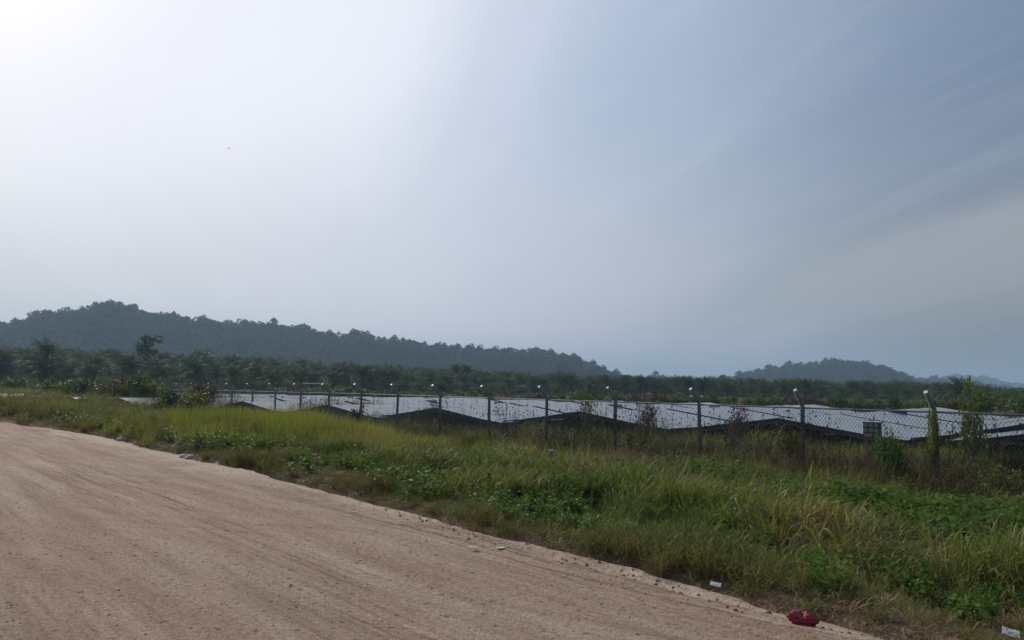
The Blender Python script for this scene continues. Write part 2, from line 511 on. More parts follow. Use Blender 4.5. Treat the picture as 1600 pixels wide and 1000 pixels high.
    L.new(m2.outputs['Result'], m2b.inputs['A']); L.new(t2r.outputs[0], m2b.inputs['B'])
    g2 = noise(1, 1, 75, 4, .7)
    g2r = ramp_node(N, [(.38, (.55, .53, .51)), (.49, (.98, .97, .97)), (.62, (1.28, 1.26, 1.24))])
    L.new(g2.outputs['Fac'], g2r.inputs[0])
    m2c = N.new('ShaderNodeMix'); m2c.data_type = 'RGBA'; m2c.blend_type = 'MULTIPLY'; m2c.inputs['Factor'].default_value = .9
    L.new(m2b.outputs['Result'], m2c.inputs['A']); L.new(g2r.outputs[0], m2c.inputs['B'])
    m2 = m2c
    # dark clods and embedded pebbles
    vo = N.new('ShaderNodeTexVoronoi'); vo.inputs['Scale'].default_value = 11; vo.inputs['Randomness'].default_value = 1
    L.new(geo.outputs['Position'], vo.inputs['Vector'])
    vo2 = N.new('ShaderNodeTexVoronoi'); vo2.inputs['Scale'].default_value = 38
    L.new(geo.outputs['Position'], vo2.inputs['Vector'])
    v2r = ramp_node(N, [(.10, (.60, .56, .53)), (.24, (1, 1, 1))])
    L.new(vo2.outputs['Distance'], v2r.inputs[0])
    m2d = N.new('ShaderNodeMix'); m2d.data_type = 'RGBA'; m2d.blend_type = 'MULTIPLY'; m2d.inputs['Factor'].default_value = .55
    L.new(m2.outputs['Result'], m2d.inputs['A']); L.new(v2r.outputs[0], m2d.inputs['B'])
    m2 = m2d
    sp = N.new('ShaderNodeSeparateColor'); L.new(vo.outputs['Color'], sp.inputs[0])
    sz = N.new('ShaderNodeMath'); sz.operation = 'MULTIPLY'; sz.inputs[1].default_value = .30
    pw = N.new('ShaderNodeMath'); pw.operation = 'POWER'; pw.inputs[1].default_value = 3
    L.new(sp.outputs[0], pw.inputs[0]); L.new(pw.outputs[0], sz.inputs[0])
    lt = N.new('ShaderNodeMath'); lt.operation = 'LESS_THAN'; L.new(vo.outputs['Distance'], lt.inputs[0]); L.new(sz.outputs[0], lt.inputs[1])
    m3 = N.new('ShaderNodeMix'); m3.data_type = 'RGBA'
    lf = N.new('ShaderNodeMath'); lf.operation = 'MULTIPLY'; lf.inputs[1].default_value = .75
    L.new(lt.outputs[0], lf.inputs[0]); L.new(lf.outputs[0], m3.inputs['Factor'])
    L.new(m2.outputs['Result'], m3.inputs['A']); m3.inputs['B'].default_value = (.12, .085, .065, 1)
    L.new(m3.outputs['Result'], b.inputs['Base Color'])
    b.inputs['Roughness'].default_value = .95; b.inputs['Specular IOR Level'].default_value = .15
    fine = noise(1, 1, 60, 4, .7)
    ad = N.new('ShaderNodeMath'); ad.operation = 'MULTIPLY_ADD'; ad.inputs[1].default_value = .5
    L.new(fine.outputs['Fac'], ad.inputs[0]); L.new(grain.outputs['Fac'], ad.inputs[2])
    ad2 = N.new('ShaderNodeMath'); ad2.operation = 'MULTIPLY_ADD'; ad2.inputs[1].default_value = .5
    L.new(lt.outputs[0], ad2.inputs[0]); L.new(ad.outputs[0], ad2.inputs[2])
    bp = N.new('ShaderNodeBump'); bp.inputs['Strength'].default_value = 1.0; bp.inputs['Distance'].default_value = .03
    L.new(ad2.outputs[0], bp.inputs['Height']); L.new(bp.outputs[0], b.inputs['Normal'])
    return m


def ground_material():
    m, nt, N, L, b = new_mat('verge_soil')
    geo = N.new('ShaderNodeNewGeometry')
    n = N.new('ShaderNodeTexNoise'); n.inputs['Scale'].default_value = .8; n.inputs['Detail'].default_value = 6
    L.new(geo.outputs['Position'], n.inputs['Vector'])
    r = ramp_node(N, [(.3, (.035, .040, .016)), (.5, (.060, .055, .026)), (.7, (.095, .078, .042))])
    L.new(n.outputs['Fac'], r.inputs[0])
    # bare soil shows near the road (distance across, from the world position)
    dt = N.new('ShaderNodeVectorMath'); dt.operation = 'DOT_PRODUCT'; dt.inputs[1].default_value = (DN[0], DN[1], 0)
    L.new(geo.outputs['Position'], dt.inputs[0])
    ns = N.new('ShaderNodeMath'); ns.operation = 'MULTIPLY_ADD'; ns.inputs[1].default_value = 1.2
    L.new(n.outputs['Fac'], ns.inputs[0]); L.new(dt.outputs['Value'], ns.inputs[2])
    mr = N.new('ShaderNodeMapRange'); mr.inputs['From Min'].default_value = 6.1; mr.inputs['From Max'].default_value = 6.9
    L.new(ns.outputs[0], mr.inputs['Value'])
    mx = N.new('ShaderNodeMix'); mx.data_type = 'RGBA'
    L.new(mr.outputs[0], mx.inputs['Factor']); mx.inputs['A'].default_value = (.19, .125, .085, 1)
    L.new(r.outputs[0], mx.inputs['B']); L.new(mx.outputs['Result'], b.inputs['Base Color'])
    b.inputs['Roughness'].default_value = 1; b.inputs['Specular IOR Level'].default_value = .1
    n2 = N.new('ShaderNodeTexNoise'); n2.inputs['Scale'].default_value = 18; n2.inputs['Detail'].default_value = 6
    L.new(geo.outputs['Position'], n2.inputs['Vector'])
    bp = N.new('ShaderNodeBump'); bp.inputs['Distance'].default_value = .06; bp.inputs['Strength'].default_value = .9
    L.new(n2.outputs['Fac'], bp.inputs['Height']); L.new(bp.outputs[0], b.inputs['Normal'])
    return m


def panel_material():
    """mottled grey base under a soft clear coat, frame lines as real print"""
    m, nt, N, L, b = new_mat('solar_glass')
    tc = N.new('ShaderNodeTexCoord')
    geo = N.new('ShaderNodeNewGeometry')
    n = N.new('ShaderNodeTexNoise'); n.inputs['Scale'].default_value = .7; n.inputs['Detail'].default_value = 5
    L.new(geo.outputs['Position'], n.inputs['Vector'])
    r = ramp_node(N, [(.3, (.16, .17, .19)), (.7, (.24, .245, .25))])
    L.new(n.outputs['Fac'], r.inputs[0]); L.new(r.outputs[0], b.inputs['Base Color'])
    b.inputs['Roughness'].default_value = .24
    b.inputs['Coat Weight'].default_value = .6
    b.inputs['Coat Roughness'].default_value = .22
    return m


M['road'] = road_material()
M['ground'] = ground_material()
M['panel'] = panel_material()
M['hill'] = plain('forest_floor', (.022, .032, .014), 1, var=.3, scale=.02, spec=.1)

# ------------------------------------------------------------------ terrain
def edge_v(u):
    """where the road meets the verge"""
    base = np.interp(u, [-30, 0, 2.3, 4, 7.8, 14, 18, 27, 37, 60, 140], [5.2, 5.2, 5.50, 5.7, 5.88, 6.05, 6.08, 6.22, 5.0, 3.5, 3.5])
    return base + .35 * fbm(u * .6, 0 * u + 3, 5) + .12 * fbm(u * 2.5, 0 * u, 6)


def ground_z(x, y):
    x = np.asarray(x, float); y = np.asarray(y, float)
    u, v = xy2uv(x, y)
    e = edge_v(np.clip(u, -30, 140))
    z = np.full(x.shape, -.22)
    z = z + .27 * sstep(-.12, .25, v - e)
    z = z - .62 * sstep(.6, 10.0, v - e) + .22 * sstep(18.5, 22, v)
    z = z + (.26 * fbm(x * .35, y * .35, 11) + .42 * fbm(x * .95, y * .95, 14, 2)) * sstep(.3, 1.6, v - e) * (1 - .6 * sstep(20, 24, v)) + .06 * fbm(x * 1.8, y * 1.8, 12) * sstep(.1, .6, v - e)
    z = z + .5 * sstep(40, 62, u) * sstep(8.5, 13.5, v) * (1 - sstep(17.6, 19.5, v))
    # far left of the road on the other side
    z = np.where(v < -7, -.22 + .3 * sstep(-7, -8, v) + .1 * fbm(x * .3, y * .3, 13), z)
    r = np.hypot(x, y); az = np.degrees(np.arctan2(x, y))
    left = 1 - sstep(-25, 15, az)
    z = z + (.004 + .036 * left) * np.clip(r - 165, 0, 500) * (1 - sstep(600, 2000, r)) * (v > 0) * (np.abs(az) < 80)
    return z


def build_ground():
    u = np.unique(np.concatenate([np.arange(-8, 24, .14), np.arange(24, 120, .8), np.geomspace(120, 5200, 60), -np.geomspace(8, 5200, 40)]))
    v = np.unique(np.concatenate([np.arange(4.2, 18, .14), np.arange(18, 120, .9), np.geomspace(120, 5200, 60), -np.geomspace(.5, 5200, 45), [-6.8, -7.2, -7.6, -8, 0, 2]]))
    U, V = np.meshgrid(u, v, indexing='ij')
    X, Y = uv2xy(U, V)
    Z = ground_z(X, Y)
    nu, nv = U.shape
    idx = np.arange(nu * nv).reshape(nu, nv)
    F = np.stack([idx[:-1, :-1], idx[1:, :-1], idx[1:, 1:], idx[:-1, 1:]], -1).reshape(-1, 4)[:, ::-1]
    me = mesh('ground', np.stack([X, Y, Z], -1), F.copy(), M['ground'], smooth=True)
    tag(link('ground', me), 'weedy sloping ground of the verge, the field and the plain beyond', None, kind='structure')


def road_z(u, v):
    e = edge_v(np.clip(u, -30, 140))
    z = .030 * fbm(u * .12, v * 2.3, 21, 3) + .012 * fbm(u * 2, v * 7, 22, 3) + .010 * fbm(u * 9, v * 9, 23, 2)
    z = z + .04 * np.exp(-((v - e + .35) / .22) ** 2) * (.3 + 1.6 * vnoise(u * .5, v * 0, 25)) + .05 * fbm(u * 2.2, v * 5, 24, 3) * sstep(-1.1, -.2, v - e)
    # a rut cut along the edge of the verge, where the bank has been undermined
    c = e - .15 + .1 * fbm(u * .9, u * 0, 26)
    z = z - .09 * np.exp(-((v - c) / .09) ** 2) * sstep(3.4, 4.2, u) * (1 - sstep(6.0, 7.0, u))
    z = z - .3 * sstep(.02, .3, v - e)
    z = z - .25 * sstep(-6.6, -7.2, v)
    return z


def build_road():
    u = np.unique(np.concatenate([np.arange(0.5, 14, .035), np.arange(14, 30, .1), np.arange(30, 260, .9), np.arange(-60, .5, .8)]))
    v = np.unique(np.concatenate([np.arange(-1, 7.2, .035), np.arange(-7.4, -1, .4)]))
    U, V = np.meshgrid(u, v, indexing='ij')
    X, Y = uv2xy(U, V)
    Z = road_z(U, V)
    nu, nv = U.shape
    idx = np.arange(nu * nv).reshape(nu, nv)
    F = np.stack([idx[:-1, :-1], idx[1:, :-1], idx[1:, 1:], idx[:-1, 1:]], -1).reshape(-1, 4)[:, ::-1]
    me = mesh('road', np.stack([X, Y, Z], -1), F.copy(), M['road'], smooth=True)
    tag(link('dirt_road', me), 'pinkish tan dirt road with wheel tracks and loose grit', None, kind='structure')


build_ground()
build_road()

# ------------------------------------------------------------------ plant meshes
def blades(n, rad, h0, h1, w, lean=.5, droop=.6, seg=4, spread_dir=1.0, rng=RNG, up=0.0):
    """n curved tapering blades; returns V, F, rnd"""
    th = rng.uniform(0, 2 * PI, n); rr = rad * np.sqrt(rng.uniform(0, 1, n))
    bx, by = rr * np.cos(th), rr * np.sin(th)
    ph = np.where(rng.uniform(0, 1, n) < spread_dir, th + rng.normal(0, .7, n), rng.uniform(0, 2 * PI, n))
    H = rng.uniform(h0, h1, n)
    ln = np.abs(rng.normal(lean, lean * .5, n)); dr = np.abs(rng.normal(droop, droop * .4, n))
    t = np.linspace(0, 1, seg + 1)[None, :]
    ang = ln[:, None] * .4 + dr[:, None] * t * 1.7           # tilt from vertical along the blade
    ang = np.minimum(ang, 2.2)
    ds = (H / seg)[:, None]
    hx = np.concatenate([np.zeros((n, 1)), np.cumsum(np.sin(ang[:, :-1]) * ds, 1)], 1)
    hz = np.concatenate([np.zeros((n, 1)), np.cumsum(np.cos(ang[:, :-1]) * ds, 1)], 1)
    hz = np.maximum(hz, .01) + up
    cx = bx[:, None] + hx * np.cos(ph)[:, None]; cy = by[:, None] + hx * np.sin(ph)[:, None]
    tw = ph + PI / 2 + rng.normal(0, .5, n)
    wd = w * rng.uniform(.6, 1.3, n)[:, None] * (1 - t ** 2.2 * .93) * (.55 + .9 * np.minimum(t * 3, .5)) / 2
    ox = np.cos(tw)[:, None] * wd; oy = np.sin(tw)[:, None] * wd
    A = np.stack([cx - ox, cy - oy, hz], -1); B = np.stack([cx + ox, cy + oy, hz], -1)
    V = np.stack([A, B], 2).reshape(n, (seg + 1) * 2, 3)
    base = (np.arange(n) * (seg + 1) * 2)[:, None]
    k = (np.arange(seg) * 2)[None, :]
    F = np.stack([base + k, base + k + 1, base + k + 3, base + k + 2], -1).reshape(-1, 4)
    return V.reshape(-1, 3), F, np.repeat(rng.uniform(0, 1, n), (seg + 1) * 2)


def stem_grass(nst, rad, h, nl, ll, w, rng=RNG):
    """creeping stems with alternate arching strap leaves, as in cow grass"""
    bx, ph, zz, st = [], [], [], []
    for i in range(nst):
        a = rng.uniform(0, 2 * PI); r = rad * math.sqrt(rng.uniform())
        p = np.array([r * math.cos(a), r * math.sin(a), 0.0])
        d = np.array([math.cos(a) * rng.uniform(0, .9), math.sin(a) * rng.uniform(0, .9), 1.0]); d /= np.linalg.norm(d)
        L = h * rng.uniform(.5, 1.15)
        e = p + d * L
        a0 = rng.uniform(0, 2 * PI)
        for k in range(nl):
            t = (k + rng.uniform(.2, 1)) / nl
            q = p + d * L * t
            bx.append(q); ph.append(a0 + k * 2.6 + rng.normal(0, .5))
        o = np.array([math.cos(a0), math.sin(a0), 0]) * .0025
        st.append((np.array([p - o, p + o, e + o, e - o]), np.array([[0, 1, 2, 3]]), np.full(4, .6)))
    B = np.array(bx); ph = np.array(ph); n = len(B); seg = 3
    H = ll * rng.uniform(.55, 1.3, n)
    t = np.linspace(0, 1, seg + 1)[None]
    ang = rng.uniform(.25, 1.1, n)[:, None] + rng.uniform(.3, 1.5, n)[:, None] * t
    ds = (H / seg)[:, None]
    hx = np.concatenate([np.zeros((n, 1)), np.cumsum(np.sin(ang[:, :-1]) * ds, 1)], 1)
    hz = np.concatenate([np.zeros((n, 1)), np.cumsum(np.cos(ang[:, :-1]) * ds, 1)], 1)
    cx = B[:, :1] + hx * np.cos(ph)[:, None]; cy = B[:, 1:2] + hx * np.sin(ph)[:, None]; cz = B[:, 2:3] + hz
    wd = w * rng.uniform(.6, 1.3, n)[:, None] * np.array([[.6, 1.0, .75, .06]]) / 2
    tw = ph + PI / 2 + rng.normal(0, .35, n)
    ox = np.cos(tw)[:, None] * wd; oy = np.sin(tw)[:, None] * wd; oz = rng.normal(0, .5, n)[:, None] * wd
    V = np.stack([np.stack([cx - ox, cy - oy, cz - oz], -1), np.stack([cx + ox, cy + oy, cz + oz], -1)], 2).reshape(-1, 3)
    base = (np.arange(n) * (seg + 1) * 2)[:, None]; k = (np.arange(seg) * 2)[None]
    F = np.stack([base + k, base + k + 1, base + k + 3, base + k + 2], -1).reshape(-1, 4)
    return join([(V, F, np.repeat(rng.uniform(0, 1, n), (seg + 1) * 2))] + st)


def leaves(P, D, length, width, rng=RNG, fold=.25):
    """two-quad folded leaves at points P pointing along D"""
    n = len(P)
    D = D / np.linalg.norm(D, axis=1, keepdims=True)
    up = rng.normal(0, .4, (n, 3)) + np.array([0, 0, 1.0])
    S = np.cross(D, up); S /= np.linalg.norm(S, axis=1, keepdims=True) + 1e-9
    U = np.cross(S, D)
    l = (length * rng.uniform(.6, 1.25, n))[:, None]; w = (width * rng.uniform(.7, 1.2, n))[:, None] / 2
    a = P; m1 = P + D * l * .45 + S * w + U * w * fold; m2 = P + D * l * .45 - S * w + U * w * fold
    tip = P + D * l - U * l * .12
    V = np.stack([a, m1, tip, m2], 1).reshape(-1, 3)
    b = (np.arange(n) * 4)[:, None]
    F = np.concatenate([b, b + 1, b + 2, b + 3], 1)
    return V, F, np.repeat(rng.uniform(0, 1, n), 4)


def join(parts):
    Vs, Fs, Rs = [], [], []
    b = 0
    for V, F, R in parts:
        Vs.append(V); Fs.append(F + b); Rs.append(R); b += len(V)
    return np.concatenate(Vs), np.concatenate(Fs), np.concatenate(Rs)


def weed(nst, rad, h, ll, lw, nl, rng=RNG, stem_w=.006, jitter=.25):
    """clump of leafy stems"""
    P, Dv, st = [], [], []
    for i in range(nst):
        a = rng.uniform(0, 2 * PI); r = rad * math.sqrt(rng.uniform()) * .7
        hh = h * rng.uniform(.55, 1.1)
        b = np.array([r * math.cos(a), r * math.sin(a), 0])
        d = np.array([math.cos(a) * .55 * rng.uniform(.2, 1.2), math.sin(a) * .55 * rng.uniform(.2, 1.2), 1.0])
        t = rng.uniform(.12, 1, nl) ** .8
        pts = b + d[None] * (t * hh)[:, None] + rng.normal(0, jitter * .08, (nl, 3))
        th = rng.uniform(0, 2 * PI, nl)
        P.append(pts); Dv.append(np.stack([np.cos(th), np.sin(th), rng.uniform(-.3, .7, nl)], -1))
        e = b + d * hh
        o = np.array([stem_w, 0, 0])
        st.append((np.array([b - o, b + o, e + o * .5, e - o * .5]), np.array([[0, 1, 2, 3]]), np.full(4, .2)))
    V = leaves(np.concatenate(P), np.concatenate(Dv), ll, lw, rng)
    return join([V] + st)


def twigs(n, rad, h, w, rng=RNG, leafy=6, bend=.5):
    """tangle of thin dead stems with scraps of leaf"""
    parts = []
    P, Dv = [], []
    for i in range(n):
        a = rng.uniform(0, 2 * PI); r = rad * math.sqrt(rng.uniform())
        p = np.array([r * math.cos(a), r * math.sin(a), 0.])
        d = np.array([rng.normal(0, .35), rng.normal(0, .35), 1.])
        seg = 5; L = h * rng.uniform(.5, 1.1) / seg
        o = np.array([math.cos(a), math.sin(a), 0]) * w * .5
        V = []
        for s in range(seg + 1):
            ww = 1 - s / (seg + 1) * .7
            V += [p - o * ww, p + o * ww]
            if s: P.append(p + rng.normal(0, .01, 3)); Dv.append(rng.normal(0, 1, 3) + [0, 0, -.3])
            d = d + rng.normal(0, bend, 3) * [1, 1, .5]; d /= np.linalg.norm(d)
            p = p + d * L
            if p[2] < .02: p[2] = .02
        k = np.arange(seg)[:, None] * 2
        F = np.concatenate([k, k + 1, k + 3, k + 2], 1)
        parts.append((np.array(V), F, np.full(len(V), rng.uniform())))
    P = np.array(P); Dv = np.array(Dv)
    sel = rng.uniform(0, 1, len(P)) < leafy / 5
    if sel.any():
        parts.append(leaves(P[sel], Dv[sel], w * 4.5, w * 2.4, rng))
    return join(parts)


def plumes(n, rad, h, rng=RNG):
    """dry grass stalks with feathery heads"""
    a = blades(n, rad, h * .7, h * 1.05, .007, lean=.25, droop=.22, seg=4, rng=rng)
    V = a[0].reshape(n, 5, 2, 3)
    tip = V[:, -1].mean(1); prev = V[:, -2].mean(1)
    P, Dv = [], []
    for i in range(n):
        ax = tip[i] - prev[i]
        t = rng.uniform(-.2, 1.1, 16)[:, None]
        P.append(prev[i] + ax * t); Dv.append(ax / np.linalg.norm(ax) + rng.normal(0, .28, (16, 3)))
    return join([a, leaves(np.concatenate(P), np.concatenate(Dv), .055, .010, rng)])


def proto(name, parts, mats, mi=None):
    """parts: list of (V,F,R) with a material index each"""
    Vs, Fs, Rs = join(parts)
    m = np.concatenate([np.full(len(p[1]), k) for k, p in zip(mi or [0] * len(parts), parts)])
    me = mesh(name, Vs, Fs, mats, m, attrs={'rnd': ('POINT', 'FLOAT', Rs)})
    return me


def coll_of(name, meshes):
    col = bpy.data.collections.new(name)
    for i, me in enumerate(meshes):
        o = bpy.data.objects.new('%s_%s' % (name, 'abcdefghij'[i]), me)
        col.objects.link(o)
    return col


GN_CACHE = {}


def scatter(name, P, col, nproto, scl, label, tilt=.12, zs=None, pick=None):
    """stuff: one object of points, each carrying a plant mesh"""
    P = np.asarray(P, np.float32)
    n = len(P)
    rot = np.stack([RNG.normal(0, tilt, n), RNG.normal(0, tilt, n), RNG.uniform(0, 2 * PI, n)], -1)
    s = np.asarray(scl, np.float32).reshape(n)
    z = s if zs is None else s * zs
    me = bpy.data.meshes.new(name)
    me.vertices.add(n); me.vertices.foreach_set('co', P.ravel())
    for k, typ, val, key in (('rot', 'FLOAT_VECTOR', rot, 'vector'), ('scl', 'FLOAT_VECTOR', np.stack([s, s, z], -1), 'vector'),
                             ('pick', 'INT', RNG.integers(0, nproto, n) if pick is None else pick, 'value')):
        a = me.attributes.new(k, typ, 'POINT')
        a.data.foreach_set(key, np.ascontiguousarray(val, np.int32 if typ == 'INT' else np.float32).ravel())
    me.update()
    o = link(name, me)
    ng = bpy.data.node_groups.new(name + '_nodes', 'GeometryNodeTree')
    ng.interface.new_socket('Geometry', in_out='INPUT', socket_type='NodeSocketGeometry')
    ng.interface.new_socket('Geometry', in_out='OUTPUT', socket_type='NodeSocketGeometry')
    N, L = ng.nodes, ng.links
    gi = N.new('NodeGroupInput'); go = N.new('NodeGroupOutput')
    ci = N.new('GeometryNodeCollectionInfo'); ci.inputs['Collection'].default_value = col
    ci.inputs['Separate Children'].default_value = True; ci.inputs['Reset Children'].default_value = True
    ip = N.new('GeometryNodeInstanceOnPoints'); ip.inputs['Pick Instance'].default_value = True

    def attr(nm, typ):
        a = N.new('GeometryNodeInputNamedAttribute'); a.data_type = typ; a.inputs['Name'].default_value = nm
        return [q for q in a.outputs if q.enabled and q.name == 'Attribute'][0]
    L.new(gi.outputs[0], ip.inputs['Points']); L.new(ci.outputs[0], ip.inputs['Instance'])
    L.new(attr('pick', 'INT'), ip.inputs['Instance Index'])
    e2r = N.new('FunctionNodeEulerToRotation')
    L.new(attr('rot', 'FLOAT_VECTOR'), e2r.inputs[0]); L.new(e2r.outputs[0], ip.inputs['Rotation'])
    L.new(attr('scl', 'FLOAT_VECTOR'), ip.inputs['Scale'])
    L.new(ip.outputs[0], go.inputs[0])
    md = o.modifiers.new('plants', 'NODES'); md.node_group = ng
    return tag(o, label, None, kind='stuff')


def in_view(x, y, margin=.12, near=3.0):
    """keep what the camera, or one a step to the side, could see"""
    return (y > near) & (np.abs(x) < (.68 + margin) * y + 2.0)


def sample_uv(n, u0, u1, v0, v1, pw=1.0):
    t = RNG.uniform(0, 1, n) ** pw
    u = u0 + (u1 - u0) * t
    v = RNG.uniform(v0, v1, n)
    return u, v


# ------------------------------------------------------------------ hills and forest
HILLS = [
    # (name, distance, half depth, [(px, py of the ground of the ridge)], label)
    ('hill', 950, 260, [(-220, 560), (-120, 530), (0, 519), (50, 509), (100, 502), (150, 494), (185, 492), (240, 504), (300, 512), (345, 515), (400, 517), (440, 521), (480, 528),
                        (560, 537), (620, 544), (700, 553), (780, 560), (850, 563), (895, 570), (925, 582), (950, 594), (985, 603)],
     'long wooded hill filling the left skyline behind the palms'),
    ('hill', 1250, 230, [(1060, 612), (1110, 602), (1150, 594), (1200, 584), (1250, 578), (1310, 573), (1345, 575), (1375, 583), (1400, 592), (1425, 602), (1450, 612)],
     'rounded wooded hill right of centre with a domed top'),
    ('hill', 1800, 320, [(1380, 603), (1420, 596), (1460, 592), (1490, 592), (1520, 599), (1550, 606), (1580, 615)],
     'low bluish hill between the domed hill and the farthest ridge'),
    ('hill', 3200, 420, [(1440, 602), (1490, 592), (1520, 592), (1555, 599), (1590, 608), (1640, 614), (1700, 618)],
     'faintest and farthest pale blue ridge at the right edge'),
    ('hill', 1150, 110, [(1000, 606), (1018, 596), (1030, 592), (1044, 597), (1060, 606)], 'small grey wooded knoll showing between the two big hills'),
]
R_FOREST = []


def hill_fn(dist, hd, prof):
    az, hh = [], []
    for px, py in prof:
        d = pix_dir(px, py + (6 if dist < 1300 else 10 if dist < 3000 else 5))
        r = math.hypot(d.x, d.y)
        az.append(math.atan2(d.x, d.y)); hh.append(EYE + d.z / r * dist)
    az = np.array(az); hh = np.array(hh)

    def f(a, r):
        H = np.interp(a, az, hh + 2.0) + 3.0 * fbm(a * 60, a * 0 + dist, 31)
        edge = sstep(0, .02, a - az[0]) * sstep(0, .02, az[-1] - a)
        t = np.clip(np.abs(r - dist) / hd, 0, 1)
        bump = (1 - t * t) ** 1.3
        return -2.0 + H * bump * edge + 5 * fbm(a * dist / 60, r / 60, 32) * (1 - t) * edge
    return f, az


skyline = []
for (nm, dist, hd, prof, label) in HILLS:
    f, az = hill_fn(dist, hd, prof)
    na = int((az[-1] - az[0]) * dist / 7); na = min(max(na, 30), 130)
    A, Rr = np.meshgrid(np.linspace(az[0], az[-1], na), np.linspace(dist - hd, dist + hd, 30), indexing='ij')
    Z = f(A, Rr)
    idx = np.arange(A.size).reshape(A.shape)
    F = np.stack([idx[:-1, :-1], idx[1:, :-1], idx[1:, 1:], idx[:-1, 1:]], -1).reshape(-1, 4)
    me = mesh('hill', np.stack([np.sin(A) * Rr, np.cos(A) * Rr, Z], -1), F.copy(), M['hill'], smooth=True)
    tag(link('hill', me), label, None, kind='structure')
    # forest on the near slope and over the ridge
    area = (az[-1] - az[0]) * dist * hd * 1.3
    sc_t = 1.0 if dist < 2000 else 1.6
    n = int(min(area / (45 * sc_t ** 2), 5200))
    a = RNG.uniform(az[0], az[-1], n); r = RNG.uniform(dist - hd, dist + hd * .3, n)
    z = f(a, r)
    R_FOREST.append((np.stack([np.sin(a) * r, np.cos(a) * r, z - 1.0], -1), np.clip(RNG.lognormal(-.08, .32, n), .5, 1.8) * sc_t))
    skyline.append((f, az, dist, sc_t))


def lobed_crown(nleaf, R, H, zc, leaf, lobes, rng):
    """foliage clumps on several lobes; returns V,F,R"""
    th = rng.uniform(0, 2 * PI, lobes); rr = R * .62 * np.sqrt(rng.uniform(0, 1, lobes))
    cz = zc + H * rng.uniform(-.5, .55, lobes) * (1 - .5 * rr / R)
    cen = np.stack([rr * np.cos(th), rr * np.sin(th), cz], -1)
    rad = R * rng.uniform(.28, .52, lobes)
    k = rng.integers(0, lobes, nleaf)
    d = rng.normal(0, 1, (nleaf, 3)); d /= np.linalg.norm(d, axis=1, keepdims=True)
    P = cen[k] + d * (rad[k] * rng.uniform(.55, 1.05, nleaf))[:, None] * np.array([1, 1, .72])
    D = rng.normal(0, 1, (nleaf, 3)) + d * .8
    return leaves(P - D / np.linalg.norm(D, axis=1, keepdims=True) * leaf * .5, D, leaf, leaf * .75, rng)


def tubes_np(segs, n=5):
    mb = MB()
    for P, r in segs:
        mb.tube(P, r, n, cap=False)
    V = np.array(mb.V); F = np.array(mb.F)
    return V, F, np.full(len(V), .3)


def tree_mesh(seed, R, H, trunk_h, nleaf, leaf, lobes, leafmat='forest', split=False):
    rng = np.random.default_rng(seed)
    cr = lobed_crown(nleaf, R, H, trunk_h + H * .45, leaf, lobes, rng)
    segs = [([(0, 0, -.5), (rng.normal(0, .15), rng.normal(0, .15), trunk_h * .6), (rng.normal(0, .3), rng.normal(0, .3), trunk_h + H * .4)], [R * .07, R * .055, R * .03])]
    for i in range(5):
        a = rng.uniform(0, 2 * PI); z0 = trunk_h * rng.uniform(.55, 1.0)
        segs.append(([(0, 0, z0), (math.cos(a) * R * .35, math.sin(a) * R * .35, z0 + H * .25), (math.cos(a) * R * .7, math.sin(a) * R * .7, z0 + H * .5)], [R * .04, R * .025, R * .01]))
    tr = tubes_np(segs)
    if split:
        return proto('crown', [cr], [M[leafmat]]), proto('trunk', [tr], [M['bark']])
    return proto('forest_tree', [cr, tr], [M[leafmat], M['bark']], [0, 1])


forest_low = [tree_mesh(40 + i, 5.2, 6.5, 4.5, 230, 1.7, 9) for i in range(5)]
fc = coll_of('forest_tree_kinds', forest_low)
P = np.concatenate([p for p, s in R_FOREST]); S = np.concatenate([s for p, s in R_FOREST])
scatter('forest', P, fc, 5, S, 'hazy unbroken forest covering the slopes of the hills', tilt=.04, zs=1.0)

sky_meshes = [tree_mesh(60, 5.5, 6, 7, 420, 1.2, 9), tree_mesh(61, 4.2, 7.5, 6, 380, 1.1, 8), tree_mesh(62, 6.5, 5, 8, 460, 1.2, 8),
              tree_mesh(63, 3.4, 5.5, 9, 260, 1.0, 6), tree_mesh(64, 4.8, 4, 10, 300, 1.1, 5)]
# emergent trees standing along the ridges
EMERGENT = [(20, .9), (45, 1.0), (72, 1.1), (100, 1.1), (118, .8), (152, 1.25), (166, 1.35), (178, 1.2), (203, 1.15), (222, .9), (243, .9), (268, .9), (287, 1.1), (318, .9), (338, .7),
            (366, 1.0), (374, .9), (402, .5), (428, .5), (505, .9), (516, .8), (556, 1.15), (566, 1.0), (590, .7), (617, .6), (660, .7), (672, .6), (690, .6), (757, .7), (768, .5),
            (795, .6), (822, .9), (842, .9), (856, .9), (868, .8), (883, .8), (900, .7), (918, 1.1), (928, .7), (938, .5)]
EM2 = [(1121, 1.0), (1133, .9), (1158, .7), (1178, .7), (1215, .9), (1238, .9), (1262, .8), (1285, .9), (1305, 1.0), (1322, 1.1), (1340, 1.0), (1358, .8), (1378, .9), (1396, .9)]
for k, (lst, hi, lab) in enumerate(((EMERGENT, 0, 'dark tree standing up out of the long hill ridge'), (EM2, 1, 'dark tree standing on the domed hill at right'))):
    f, az, dist, _ = skyline[hi]
    for j, (px, s) in enumerate(lst):
        d = pix_dir(px, 560); a = math.atan2(d.x, d.y)
        rr = dist + random.uniform(-25, 5)
        z = float(f(np.array([a]), np.array([rr]))[0])
        o = link('ridge_tree', sky_meshes[(j * 3 + k) % 5], loc=(math.sin(a) * rr, math.cos(a) * rr, z - 2), rot=(0, 0, random.uniform(0, 6)), scale=(s * 1.35, s * 1.35, s * 1.25))
        tag(o, lab, 'tree', 'trees along the ridge of the long hill' if k == 0 else 'trees along the top of the domed hill')

